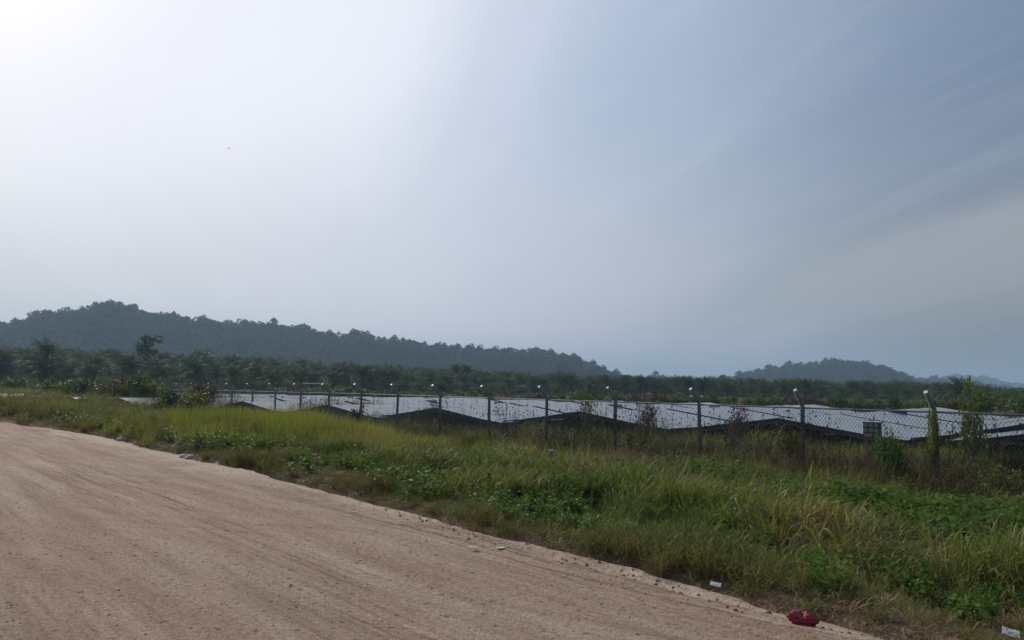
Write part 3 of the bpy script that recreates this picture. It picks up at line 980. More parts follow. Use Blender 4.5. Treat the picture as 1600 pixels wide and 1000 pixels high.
# ------------------------------------------------------------------ oil palms
def palm_crown(seed, nf=30, L=4.6):
    rng = np.random.default_rng(seed)
    parts = []
    mb_seg = []
    for i in range(nf):
        a = i * 2.399 + rng.normal(0, .15)
        el = math.radians(np.interp(i, [0, nf * .25, nf * .6, nf - 1], [82, 58, 25, -18]) + rng.normal(0, 6))
        l = L * rng.uniform(.85, 1.1) * np.interp(i, [0, 5, nf], [.8, 1, .95])
        n = 22
        t = np.linspace(0, 1, n)
        e = el - t ** 1.4 * math.radians(rng.uniform(60, 95))
        ds = l / (n - 1)
        hr = np.concatenate([[0], np.cumsum(np.cos(e[:-1]) * ds)]); hz = np.concatenate([[0], np.cumsum(np.sin(e[:-1]) * ds)])
        ca, sa = math.cos(a), math.sin(a)
        Pm = np.stack([hr * ca, hr * sa, hz], -1)
        T = np.stack([np.cos(e) * ca, np.cos(e) * sa, np.sin(e)], -1)
        S = np.array([-sa, ca, 0.0]); Nn = np.cross(T, S)
        w = .05 * (1 - t * .8)
        V = np.concatenate([Pm - S * w[:, None], Pm + S * w[:, None]])
        k = np.arange(n - 1)
        F = np.stack([k, k + n, k + n + 1, k + 1], -1)
        parts.append((V, F, np.full(len(V), .8)))
        ll = .95 * np.sin(np.clip(t * 1.1 + .12, 0, 1) * PI) ** .6 + .12
        for sgn in (-1, 1):
            for rep in (0,):
                Pp = Pm[2:]; Tt = T[2:]
                d = S[None] * sgn * .85 + Tt * .45 + np.array([0, 0, -.35 + .25 * rng.uniform()]) + rng.normal(0, .14, (n - 2, 3))
                d /= np.linalg.norm(d, axis=1, keepdims=True)
                q = Pp + d * ll[2:, None]
                q[:, 2] -= .12 * ll[2:]
                o = Tt * .075
                Vl = np.stack([Pp - o, Pp + o, q + o * .3, q - o * .3], 1).reshape(-1, 3)
                b = (np.arange(n - 2) * 4)[:, None]
                parts.append((Vl, np.concatenate([b, b + 1, b + 2, b + 3], 1), np.repeat(rng.uniform(0, 1) * .6 + rng.uniform(0, .4, n - 2), 4)))
    return proto('crown', parts, [M['palm']])


def palm_trunk():
    rng = np.random.default_rng(5)
    mb = MB()
    mb.tube([(0, 0, -1.2), (.03, 0, .35), (0, .03, .7), (0, 0, 1.0)], [.30, .28, .30, .34], 8, cap=False)
    # stubs of cut frond bases
    for i in range(26):
        a = i * 2.4; z = .12 + i / 26 * .86
        c, s = math.cos(a), math.sin(a)
        mb.bar((c * .25, s * .25, z), (c * .46, s * .46, z + .055), .12, .02)
    V = np.array(mb.V); F = np.array(mb.F)
    return proto('trunk', [(V, F, np.full(len(V), .5))], [M['palm_trunk']])


crowns = [palm_crown(70 + i, nf=24 + 3 * i) for i in range(4)]
trunk_me = palm_trunk()


def make_palm(x, y, z, trunk_h, s, label, group):
    e = link('oil_palm', None, loc=(x, y, z), rot=(0, 0, random.uniform(0, 6.28)))
    link('trunk', trunk_me, e, scale=(s, s, trunk_h))
    link('crown', random.choice(crowns), e, loc=(0, 0, trunk_h), rot=(random.uniform(-.08, .08), random.uniform(-.08, .08), random.uniform(0, 6.28)), scale=(s, s, s))
    tag(e, label, 'palm tree', group)
    return e


def front_dist(px):
    return float(np.interp(px, [-200, 0, 400, 700, 900, 1200, 1450, 1600, 1800], [118, 140, 168, 185, 195, 200, 190, 180, 175]))


def palm_size(px):
    return float(np.interp(px, [0, 400, 700, 900, 1200, 1450, 1600], [7.2, 6.4, 5.5, 5.0, 4.6, 4.2, 2.9]))


PALMS = 0
row_stuff = []
for row in range(11):
    px = -190.0
    while px < 1800:
        D = front_dist(px) + row * 9.5 * (1 + .25 * (px > 900)) + random.uniform(-2.5, 2.5)
        x, y = at_depth(px, D)
        step_px = (7.2 if px < 900 else 5.2) / D * FPX * random.uniform(.8, 1.2)
        tot = palm_size(px) * (random.uniform(.80, 1.20) if px < 850 else random.uniform(.68, 1.34)) + (.5 if row > 2 else 0)
        s = min(1.12, tot / 5.6)
        th = max(.4, tot - 3.0 * s)
        z = float(ground_z(x, y))
        vis = -20 < px < 1620
        if vis and row < 4 and PALMS < 292:
            zone = 'below the high end of the long hill' if px < 420 else 'below the sloping middle of the long hill' if px < 820 else 'between the long hill and the domed hill' if px < 1160 else 'below the domed hill at right'
            rk = 'front rank' if row == 0 else 'second rank' if row == 1 else 'deeper ranks'
            make_palm(x, y, z, th, s, 'oil palm in the %s, %s' % (rk, zone), 'oil palms, %s, %s' % (rk, zone))
            PALMS += 1
        else:
            row_stuff.append((x, y, z + th, s))
        px += step_px
for px, D, th, s, lab in ((70, 150, 7.2, 1.05, 'tall oil palm rising above the others at the far left'), (728, 205, 5.2, .8, 'small round oil palm crown above the belt, left of the seventh nearest post'),
                          (712, 212, 5.6, .75, 'thin upright oil palm beside a rounder one above the belt'), (1500, 150, 2.6, 1.0, 'feathery oil palm standing tallest at right, below the low bluish hill'),
                          (1075, 185, 3.2, .8, 'oil palm breaking the skyline in the dip between the hills'), (1000, 190, 3.3, .85, 'spreading oil palm left of the small knoll')):
    x, y = at_depth(px, D)
    make_palm(x, y, float(ground_z(x, y)), th, s, lab, None)
rs = np.array(row_stuff)
up_, us_ = [], []
for i in range(1500):
    px = random.uniform(-190, 1800)
    D = front_dist(px) + random.uniform(-9, 60) ** 1.0
    x, y = at_depth(px, D)
    up_.append((x, y, float(ground_z(x, y)) - .1)); us_.append(random.uniform(1.0, 1.9) * (1 if px < 900 else .5))
UNDER = (up_, us_)
scatter('palm_plantation', rs[:, :3], coll_of('palm_kinds', crowns), 4, rs[:, 3], 'mass of oil palm crowns deeper in the plantation', tilt=.08)

# broadleaf trees among the palms
bt = {}
for px, D, kind, s, lab in ((228, 185, 0, 1.0, 'tall dark layered tree standing alone above the palms at left'), (170, 200, 1, .9, 'rounded bushy tree above the palms, left of the tall layered tree'),
                            (318, 195, 2, .95, 'broad dark tree above the palms, right of the tall layered tree'), (275, 205, 1, .7, 'smaller tree between the tall layered tree and the broad one'),
                            (985, 300, 1, .75, 'low domed tree at the foot of the long hill, in the dip'), (1130, 420, 2, 1.0, 'grey green tree group at the left foot of the domed hill'),
                            (480, 240, 1, .6, 'small round tree above the palms, over the hut roof')):
    if kind not in bt:
        bt[kind] = tree_mesh(80 + kind, [3.6, 3.8, 4.8][kind], [6.0, 4.0, 4.0][kind], [7, 4.6, 5.5][kind], 1100, .62, [9, 10, 13][kind], 'shrub', split=True)
    x, y = at_depth(px, D)
    e = link('broadleaf_tree', None, loc=(x, y, float(ground_z(x, y))), rot=(0, 0, random.uniform(0, 6)))
    link('trunk', bt[kind][1], e, scale=(s,) * 3); link('crown', bt[kind][0], e, scale=(s,) * 3)
    tag(e, lab, 'tree')

# ------------------------------------------------------------------ shrubs behind and around the field
def shrub_mesh(seed, R, H, n, leaf, mat, lobes=7, tw=14):
    rng = np.random.default_rng(seed)
    cr = lobed_crown(n, R, H * .5, H * .5, leaf, lobes, rng)
    V = cr[0].copy(); V[:, 2] = np.maximum(V[:, 2], .02)
    st = twigs(tw, R * .3, H * .9, .02, rng, leafy=1)
    return proto('shrub', [(V, cr[1], cr[2]), st], [M[mat], M['deadscrub']], [0, 1])


shr = {m: [shrub_mesh(90 + i + 5 * j, 1.1, 1.5, 700, .14, m) for i in range(3)] for j, m in enumerate(('shrub', 'olive', 'redscrub'))}


scatter('undergrowth', UNDER[0], coll_of('undergrowth_kinds', shr['shrub'][:2] + shr['olive'][:1]), 3, UNDER[1], 'dark undergrowth filling the foot of the palm plantation', tilt=.05, zs=1.25)


def place_shrub(px, D, w, h, kind, lab, group=None, z=None):
    x, y = at_depth(px, D)
    if z is None: z = float(ground_z(x, y))
    o = link('shrub', random.choice(shr[kind]), loc=(x, y, z - .05), rot=(0, 0, random.uniform(0, 6)), scale=(w / 2.2, w / 2.2, h / 1.25))
    return tag(o, lab, 'shrub', group)


def far_edge(px):      # just behind the panels
    return float(np.interp(px, [0, 300, 800, 1240, 1600, 1800], [104, 102, 88, 66, 52, 46]))


px = -60
while px < 1700:
    D = far_edge(px) + random.uniform(2, 16)
    k = random.choices(['shrub', 'olive', 'redscrub'], [5, 2, 2 if px > 400 else .5])[0]
    h = random.uniform(1.2, 1.8) if px < 1480 else random.uniform(1.7, 2.4)
    word = {'shrub': 'dark green', 'olive': 'olive green', 'redscrub': 'reddish brown'}[k]
    part_ = 'left of the hut' if px < 470 else 'between the hut and the low shed' if px < 1090 else 'right of the low shed'
    place_shrub(px, D, random.uniform(2, 4), h, k, '%s shrub behind the panels, %s' % (word, part_), '%s shrubs behind the panels, %s' % (word, part_))
    px += random.uniform(12, 24) * 90 / D * (1.0 if px < 1000 else .75)

# ------------------------------------------------------------------ solar field
AF = np.array([-.786, .618])       # from ridge to ridge
AG = np.array([.618, .786])        # along a ridge, away from the fence
K0, PITCH_D = 24.0, 4.6            # depth of the ridge end n=0 and the depth step to the next
HALF = 3.70                        # half the span of one gable
TLEN, TGAP = 6.9, .45


def ridge_front(n):
    depth = PITCH_D * (n + 5.22)
    x0, y0 = 8.44, 24.0
    t = (depth - y0) / AF[1]
    return np.array([x0 + AF[0] * t, y0 + AF[1] * t])


def ridge_z(n, b):
    drop = float(np.interp(n, [-2, 0, 1, 3, 5, 7, 12], [.86, .855, .87, 1.0, .98, 1.2, 1.3]))
    return EYE - drop


def table_mesh(kind):
    """gable of glass panels in local axes: x along the ridge, y across; origin on the ridge end at ridge height"""
    dz = -.56
    mb = MB()
    return dz


def build_table():
    dz = .54; th = .045
    slopes = []
    for sgn in (-1, 1):
        mb = MB()
        # panels: three along the ridge, four down the slope, each a thin slab with a slight gap
        nx, ny = 3, 4
        for i in range(nx):
            for j in range(ny):
                x0 = i * TLEN / nx + .012; x1 = (i + 1) * TLEN / nx - .008
                f0 = j / ny; f1 = (j + 1) / ny
                y0 = .03 + (HALF - .05) * f0 + .01; y1 = .03 + (HALF - .05) * f1 - .01
                z0 = -dz * f0; z1 = -dz * f1
                # the lowest panels flatten a little, as seen along the front edge
                if j == ny - 1: z1 += .05
                V = [(x0, sgn * y0, z0), (x1, sgn * y0, z0), (x1, sgn * y1, z1), (x0, sgn * y1, z1)]
                V2 = [(a, b, c - th) for a, b, c in V]
                F = [(0, 1, 2, 3), (7, 6, 5, 4), (0, 4, 5, 1), (1, 5, 6, 2), (2, 6, 7, 3), (3, 7, 4, 0)]
                if sgn > 0: pass
                b = len(mb.V)
                mb.V += V + V2; mb.F += [tuple(q + b for q in f) for f in F]; mb.M += [0, 1, 1, 1, 1, 1]
        slopes.append(mb.data('panel_slope', [M['panel'], M['dark_under']]))
    fr = MB()
    for x in (.10, TLEN / 2, TLEN - .10):
        for sgn in (-1, 1):
            fr.bar((x, 0, -.12), (x, sgn * HALF * .97, -dz * .93 - .12), .06, .10)
    for sgn in (-1, 1):
        for f in (.15, .5, .85):
            fr.bar((.03, sgn * HALF * f, -dz * f - .075), (TLEN - .03, sgn * HALF * f, -dz * f - .075), .05, .05)
    frame = fr.data('frame', [M['dark_steel']])
    leg = MB(); leg.bar((0, 0, -2.2), (0, 0, 0), .09, .09)
    legm = leg.data('leg', [M['dark_steel']])
    return slopes, frame, legm, dz


SL, FR, LEGM, TDZ = build_table()
ang_t = math.atan2(AG[1], AG[0])
box_m = MB().box((-.12, -.35, -.22), (0, .35, .22)).data('inverter_box', [M['blue']])
boxw_m = MB().box((-.12, -.28, -.2), (0, .28, .2)).data('inverter_box', [M['steel']])
ORD = ['first', 'second', 'third', 'fourth', 'fifth', 'sixth', 'seventh', 'eighth', 'ninth', 'tenth', 'eleventh', 'twelfth']


def put_table(n, b, off=None, z=None, label=None, group=None):
    p = ridge_front(n) if off is None else off
    q = p + AG * b * (TLEN + TGAP)
    dzb = random.uniform(-.03, .03) if b else 0
    zz = (ridge_z(n, b) if z is None else z) + dzb
    e = link('solar_table', None, loc=(q[0], q[1], zz), rot=(random.uniform(-.004, .004), random.uniform(-.004, .004), ang_t))
    if n < 0 and off is None:
        e['edge_row'] = 1
    for s in SL:
        link('panel_slope', s, e)
    link('frame', FR, e)
    for x in (.3, TLEN - .3):
        for y in (-HALF * .8, 0, HALF * .8):
            link('leg', LEGM, e, loc=(x, y, -.12 - abs(y) / HALF * TDZ * .93))
    if b in (1, 2) and (n % 2 == 1 or b == 2) and n < 9:
        link('inverter_box', box_m if (n + b) % 3 == 2 else boxw_m, e, loc=(.0, .9 if n % 2 else -.6, -.30 if b == 1 else -.18))
    tag(e, label, 'solar panel table', group)
    return e


for n in range(-2, 13):
    for b in range(4 if n > -1 else 3):
        q = ridge_front(n) + AG * b * (TLEN + TGAP)
        if q[1] > 112 or abs(q[0]) > .95 * q[1] + 6:
            continue
        if b == 0 and -1 <= n <= 8:
            where = {-1: 'its peak beyond the right edge of the photo'}.get(n, '%s peak from the right' % ORD[min(n, 11)] if n >= 0 else '')
            put_table(n, b, label='solar gable nearest the fence, ' + where)
        elif b == 0:
            put_table(n, b, label='solar panel gable at the end of the nearest row', group='solar gables at the ends of the nearest row')
        else:
            put_table(n, b, label='pale reflecting gable of solar panels in the rows behind the nearest one', group='solar panel tables in the rows behind')
for o in list(C.objects):
    if o.name.startswith('solar_table') and o.get('edge_row'):
        o.scale.z = 1.45
        o.location.z += .28
        del o['edge_row']
o = put_table(0, 0, off=np.array([11.75, 15.9]) , z=EYE - .70, label='nearest low table of solar panels, rising to the right edge beyond yellow grass')
for c in o.children:
    if c.name.startswith('panel_slope') or c.name.startswith('frame'):
        c.scale = (.5, .62, .75)
    elif c.name.startswith('leg'):
        c.location = (c.location.x * .5, c.location.y * .62, -.12 + (c.location.z + .12) * .75)

# ------------------------------------------------------------------ fence
FV = 17.8


def fence_pt(n):
    depth = 2.24 * (n + 7.35)
    # on the line v = FV
    u = (depth - FV * DN[1]) / DU[1]
    return u, np.array(uv2xy(u, FV))


def rail_z(n):
    return EYE - float(np.interp(n, [-3, 8, 20, 30, 50], [.38, .36, .5, .66, .95]))


def build_fence():
    fence = link('chain_link_fence', None, loc=(*fence_pt(0)[1], 0))
    tag(fence, 'long grey chain link fence with cranked pale tipped posts and vines, running across the verge', 'fence')
    ox, oy = fence_pt(0)[1]
    outd = -DN
    # post with cranked arm: one mesh, origin at rail height
    pm = MB()
    a = .37
    pm.tube([(0, 0, -3.0), (0, 0, 0), (outd[0] * .03, outd[1] * .03, .05), (outd[0] * a, outd[1] * a, a + .03)], [.052, .052, .052, .050], 12)
    post_me = pm.data('post', [M['post']], smooth=False)
    cm = MB()
    d = Vector((outd[0], outd[1], 1)).normalized()
    tip = Vector((outd[0] * a, outd[1] * a, a + .03))
    cm.tube([tip - d * .006, tip + d * .006], .047, 12)  # thin disc over the cut end, carrying the painted sky-lit tone
    lit_end_me = cm.data('cap', [M['post_cap']])
    for me in (post_me,):
        me.polygons.foreach_set('use_smooth', [len(p.vertices) == 4 for p in me.polygons])
    n0, n1 = -4, 49
    pts = []
    for n in range(n0, n1):
        _, p = fence_pt(n)
        pts.append((p[0] - ox, p[1] - oy, rail_z(n)))
        po = link('post', post_me, fence, loc=pts[-1], rot=(random.gauss(0, .008), random.gauss(0, .008), random.gauss(0, .03)))
        link('cap', lit_end_me, po)
        if n == 0: tag(po, 'post wrapped in brown vines')
    # top rail, in lengths from post to post
    rb = MB()
    for i in range(len(pts) - 1):
        rb.tube([Vector(pts[i]) + Vector((0, 0, -.035)), Vector(pts[i + 1]) + Vector((0, 0, -.035))], .024, 6, cap=False)
    rb.obj('top_rail', [M['rail']], fence)
    # barbed strands on the arms
    for k, f in enumerate((.35, .65, .95)):
        sb = MB()
        for i in range(len(pts) - 1):
            A = Vector(pts[i]) + Vector((outd[0] * a * f, outd[1] * a * f, (a + .03) * f + .05)); B = Vector(pts[i + 1]) + Vector((outd[0] * a * f, outd[1] * a * f, (a + .03) * f + .05))
            mid = (A + B) / 2 - Vector((0, 0, .02))
            sb.tube([A, mid, B], .0028, 3, cap=False)
            for j in range(1, 20):
                q = A.lerp(B, j / 20); r1 = Vector((random.gauss(0, 1), random.gauss(0, 1), random.gauss(0, 1))).normalized() * .02
                sb.bar(q - r1, q + r1, .003, .003)
        sb.obj('barbed_wire', [M['wire']], fence)
    # chain link: two families of slanting wires and two straight line wires
    u0 = fence_pt(n0)[0]; u1 = fence_pt(n1 - 1)[0]
    step = .085; H = 2.02; sl = .75
    V, F = [], []
    w = .0042
    Dd = DU

    def wire(ua, za, ub, zb, off):
        b = len(V)
        for (u, z) in ((ua, za), (ub, zb)):
            x, y = uv2xy(u, FV + off)
            for (du, dn) in ((-w, -w), (w, -w), (0, w)):
                V.append((x + Dd[0] * du + DN[0] * dn - ox, y + Dd[1] * du + DN[1] * dn - oy, z))
        F.extend([(b, b + 1, b + 4, b + 3), (b + 1, b + 2, b + 5, b + 4), (b + 2, b, b + 3, b + 5)])
    us = [fence_pt(n)[0] for n in range(n0, n1)]; zs = [rail_z(n) for n in range(n0, n1)]
    u = u0 - H * sl
    while u < u1:
        for sg, off in ((1, .060), (-1, .064)):
            # piecewise, with a little sag and jitter
            ua = u if sg > 0 else u + H * sl
            K = 5
            px_ = ua; pz = float(np.interp(ua, us, zs)) - .05 - H
            for q in range(1, K + 1):
                nx = ua + sg * H * sl * q / K + random.gauss(0, .004)
                nz = float(np.interp(nx, us, zs)) - .05 - H * (1 - q / K)
                if u0 < px_ < u1:
                    wire(px_, pz, nx, nz, off)
                px_, pz = nx, nz
        u += step
        if u > 60: step = .12
    me = mesh('mesh_netting', V, F, M['wire'])
    mo = link('wire_netting', me, fence)
    mo['kind'] = 'stuff'
    for zoff in (.62, 1.3):
        lw = MB()
        for i in range(len(pts) - 1):
            A = Vector(pts[i]) + Vector((outd[0] * .07, outd[1] * .07, -zoff)); B = Vector(pts[i + 1]) + Vector((outd[0] * .07, outd[1] * .07, -zoff))
            lw.tube([A, B], .0022, 3, cap=False)
        lw.obj('line_wire', [M['wire']], fence)


build_fence()


# ------------------------------------------------------------------ vines on the fence
def vines():
    V, F, R = [], [], []
    LP, LD = [], []
    us = [fence_pt(n)[0] for n in range(-4, 49)]; zs = [rail_z(n) for n in range(-4, 49)]

    def one(u, top, w, leafp, wob):
        z = -1.2; v = FV - .07 + RNG.normal(0, .02)
        seg = 16
        b = len(V)
        r = RNG.uniform()
        du = 0
        for s in range(seg + 1):
            t = s / seg
            zz = z + (top - z) * t
            du += RNG.normal(0, wob)
            uu = u + du
            x, y = uv2xy(uu, v + RNG.normal(0, .012))
            ww = w * (1 - .7 * t)
            V.append((x - DU[0] * ww, y - DU[1] * ww, zz)); V.append((x + DU[0] * ww, y + DU[1] * ww, zz)); R.extend([r, r])
            if RNG.uniform() < leafp:
                for _ in range(2):
                    LP.append((x, y, zz)); LD.append(RNG.normal(0, 1, 3) + np.array([0, 0, -.5]))
        for s in range(seg):
            F.append((b + 2 * s, b + 2 * s + 1, b + 2 * s + 3, b + 2 * s + 2))
    for i in range(4600):
        u = float(RNG.uniform(us[0], us[-1]) if i % 2 else RNG.uniform(us[0], 26))
        dens = vnoise(np.array([u * .55]), np.array([3.]), 50)[0]
        if RNG.uniform() > .14 + 1.1 * max(0, dens - .38):
            continue
        top = float(np.interp(u, us, zs)) - .05 - abs(RNG.normal(0, .5)) * 1.0
        if RNG.uniform() < .12: top = float(np.interp(u, us, zs)) + RNG.uniform(.0, .30)
        one(u, top, RNG.uniform(.0035, .008), .5, .05)
    Va = np.array(V); Fa = np.array(F)
    lv = leaves(np.array(LP), np.array(LD), .075, .045)
    me = proto('dry_vines', [(Va, Fa, np.array(R)), lv], [M['deadscrub'], M['deadscrub']], [0, 1])
    tag(link('dry_vines', me), 'thin dead brown vines straggling up the chain link netting', None, kind='stuff')


vines()

# individual bushes along the fence line
pl = [  # px, v, width, height above local ground, kind, label
    (225, 17.0, 2.6, 2.5, 'shrub', 'dark green bush growing against the fence at far left, the larger of the two there'),
    (262, 16.4, 1.7, 1.6, 'shrub', 'low green bush just right of the larger bush at far left'),
    (310, 16.8, 2.2, 1.9, 'shrub', 'grey green bush against the fence where the tall yellow grass begins'),
    (190, 16.5, 1.6, 1.5, 'olive', 'olive bush left of the larger green bush by the fence'),
    (8, 15.2, 2.8, 2.3, 'shrub', 'dark bush at the left edge of the photo, above the road end'),
    (35, 16.8, 2.6, 2.1, 'shrub', 'dark green bush by the fence, second from the left edge'),
    (140, 12.0, 1.6, 1.1, 'shrub', 'small dark bush in the pale grass at far left'),
    (918, 18.2, .75, 2.35, 'olive', 'slim green sapling growing through the fence beside a post'),
    (1012, 19.6, 1.0, 2.1, 'redscrub', 'reddish brown dead bush seen above the panels, left of the third nearest post'),
    (1152, 19.6, 1.0, 2.0, 'redscrub', 'reddish brown dead bush seen above the panels, right of the third nearest post'),
    (1505, 18.3, 1.15, 2.55, 'olive', 'tall yellow green bush climbing the fence at right'),
    (1392, 17.2, .9, 1.75, 'shrub', 'dark leafy bush in front of the netting between the two nearest posts'),
    (1452, 17.75, .55, 2.3, 'olive', 'vine clump smothering the nearest post'),
    (560, 17.8, .8, 1.5, 'redscrub', 'dark tangled clump at the foot of a fence post'),
    (1560, 17.0, 1.1, .95, 'olive', 'low olive bush by the fence near the right edge'),
    (1235, 18.0, .9, 1.4, 'olive', 'olive clump round the foot of the second nearest post'),
]
far_words = ['greyish', 'dense', 'thin', 'squat', 'dusty', 'dark', 'spreading', 'pale']
pl2 = [(random.uniform(46, 112), random.uniform(15.6, 17.3), random.uniform(1.6, 3.2), random.uniform(1.5, 2.3), random.choice(['shrub', 'olive', 'shrub', 'redscrub'])) for _ in range(34)]
for (uu, v, w, h, k) in pl2:
    x, y = uv2xy(uu, v)
    o = link('bush', random.choice(shr[k]), loc=(x, y, float(ground_z(x, y)) - .05), rot=(0, 0, random.uniform(0, 6)), scale=(w / 2.1, w / 2.1, h / 1.3))
    tag(o, 'low scrubby bush along the far left stretch of the fence', 'bush', 'bushes along the far left stretch of the fence')
for (px, v, w, h, k, lab) in pl:
    d = pix_dir(px, 605 + .014 * (px - 800))
    # intersect the column with the line of constant v
    t = v / (d.x * DN[0] + d.y * DN[1])
    x, y = d.x * t, d.y * t
    o = link('bush', shrub_mesh(int(px), 1.0, 1.5, 900 if px > 800 else 600, .10 if px > 800 else .16, k, lobes=9, tw=26), loc=(x, y, float(ground_z(x, y)) - .05), scale=(w / 2.1, w / 2.1, h / 1.3))
    tag(o, lab, 'bush')

# ------------------------------------------------------------------ verge vegetation
rg = [np.random.default_rng(200 + i) for i in range(40)]
grass_near = [proto('g', [stem_grass(13, .15, .30, 6, .15, .012, rg[i]), blades(14, .14, .14, .30, .008, lean=.9, droop=.8, seg=3, rng=rg[i])], [M['grass']]) for i in range(5)]
grass_up = [proto('gu', [blades(30, .13, .25, .52, .010, lean=.5, droop=.6, seg=4, rng=rg[5 + i]), stem_grass(6, .13, .38, 5, .16, .012, rg[30 + i])], [M['grass']]) for i in range(3)]
grass_olive = [proto('go', [stem_grass(11, .15, .32, 6, .14, .010, rg[i]), blades(22, .15, .18, .42, .007, lean=.6, droop=.7, seg=3, rng=rg[33 + i])], [M['olivegrass']]) for i in range(2)]
grass_tall = [proto('gt', [blades(46, .20, .75, 1.35, .014, lean=.25, droop=.30, seg=5, rng=rg[8 + i])], [M['tall']]) for i in range(4)]
weeds = [proto('w', [weed(11, .24, .38, .075, .045, 15, rg[12 + i])], [M['weed']]) for i in range(4)]
stalks = [proto('s', [plumes(9, .20, 1.0, rg[16 + i])], [M['drygrass']]) for i in range(3)]
scrub = [proto('d', [twigs(26, .28, 1.0, .011, rg[20 + i], leafy=2.6, bend=.38)], [M['deadscrub']]) for i in range(4)]
litter = [proto('l', [blades(26, .16, .10, .24, .010, lean=1.6, droop=1.0, seg=3, rng=rg[24 + i])], [M['drygrass']]) for i in range(3)]
g_all = coll_of('grass_kinds', grass_near + grass_up + grass_olive)
g_tall = coll_of('tall_grass_kinds', grass_tall)
g_weed = coll_of('weed_kinds', weeds)
g_stalk = coll_of('stalk_kinds', stalks)
scrub += [proto('so', [twigs(18, .28, .9, .009, rg[36], leafy=3, bend=.3), weed(8, .26, .7, .05, .028, 16, rg[37])], [M['olivegrass']]),
          proto('sw', [twigs(14, .25, .8, .008, rg[38], leafy=2, bend=.3), blades(26, .2, .3, .8, .009, lean=.5, droop=.5, seg=4, rng=rg[39])], [M['drygrass']])]
g_scrub = coll_of('scrub_kinds', scrub)
g_lit = coll_of('litter_kinds', litter)


def tall_zone(u, v):
    """where the tall pale grass stands"""
    a = np.exp(-((u - 23.5) / 5.5) ** 2 - ((v - 10.8) / 2.6) ** 2) * 1.5
    b = .45 * np.exp(-((u - 48) / 12) ** 2 - ((v - 10) / 3) ** 2)
    c = .75 * sstep(18.2, 18.8, v) * (1 - sstep(22.5, 24, v))
    c = np.maximum(c, .42 * sstep(14.8, 15.8, v) * (1 - sstep(18.2, 18.8, v)))
    a = np.maximum(a, c)
    return np.clip(np.maximum(a, b) + .22 * fbm(u * .4, v * .4, 61) - .05, 0, 1)


def leafy_zone(u, v):
    a = np.exp(-((u - 3.5) / 6.0) ** 2 - ((v - 12.4) / 2.2) ** 2) * 1.25
    c = .8 * np.exp(-((u - 9) / 5) ** 2 - ((v - 14.0) / 2.5) ** 2)
    return np.clip(np.maximum(a, c) * (.35 + 1.3 * vnoise(u * .7, v * .9, 59)) + .9 * fbm(u * .5, v * .6, 62), 0, 1)


def mounds(u, v):
    return .5 + fbm(u * .9, v * 1.1, 63, 3) * 1.9


def z_of(x, y):
    return ground_z(x, y) - .02


def bands():
    """(u0, u1, plants per square metre, size factor)"""
    return [(-9, 8, 70, .95), (8, 18, 62, 1.0), (18, 34, 38, 1.1), (34, 60, 18, 1.35), (60, 150, 6, 1.8)]


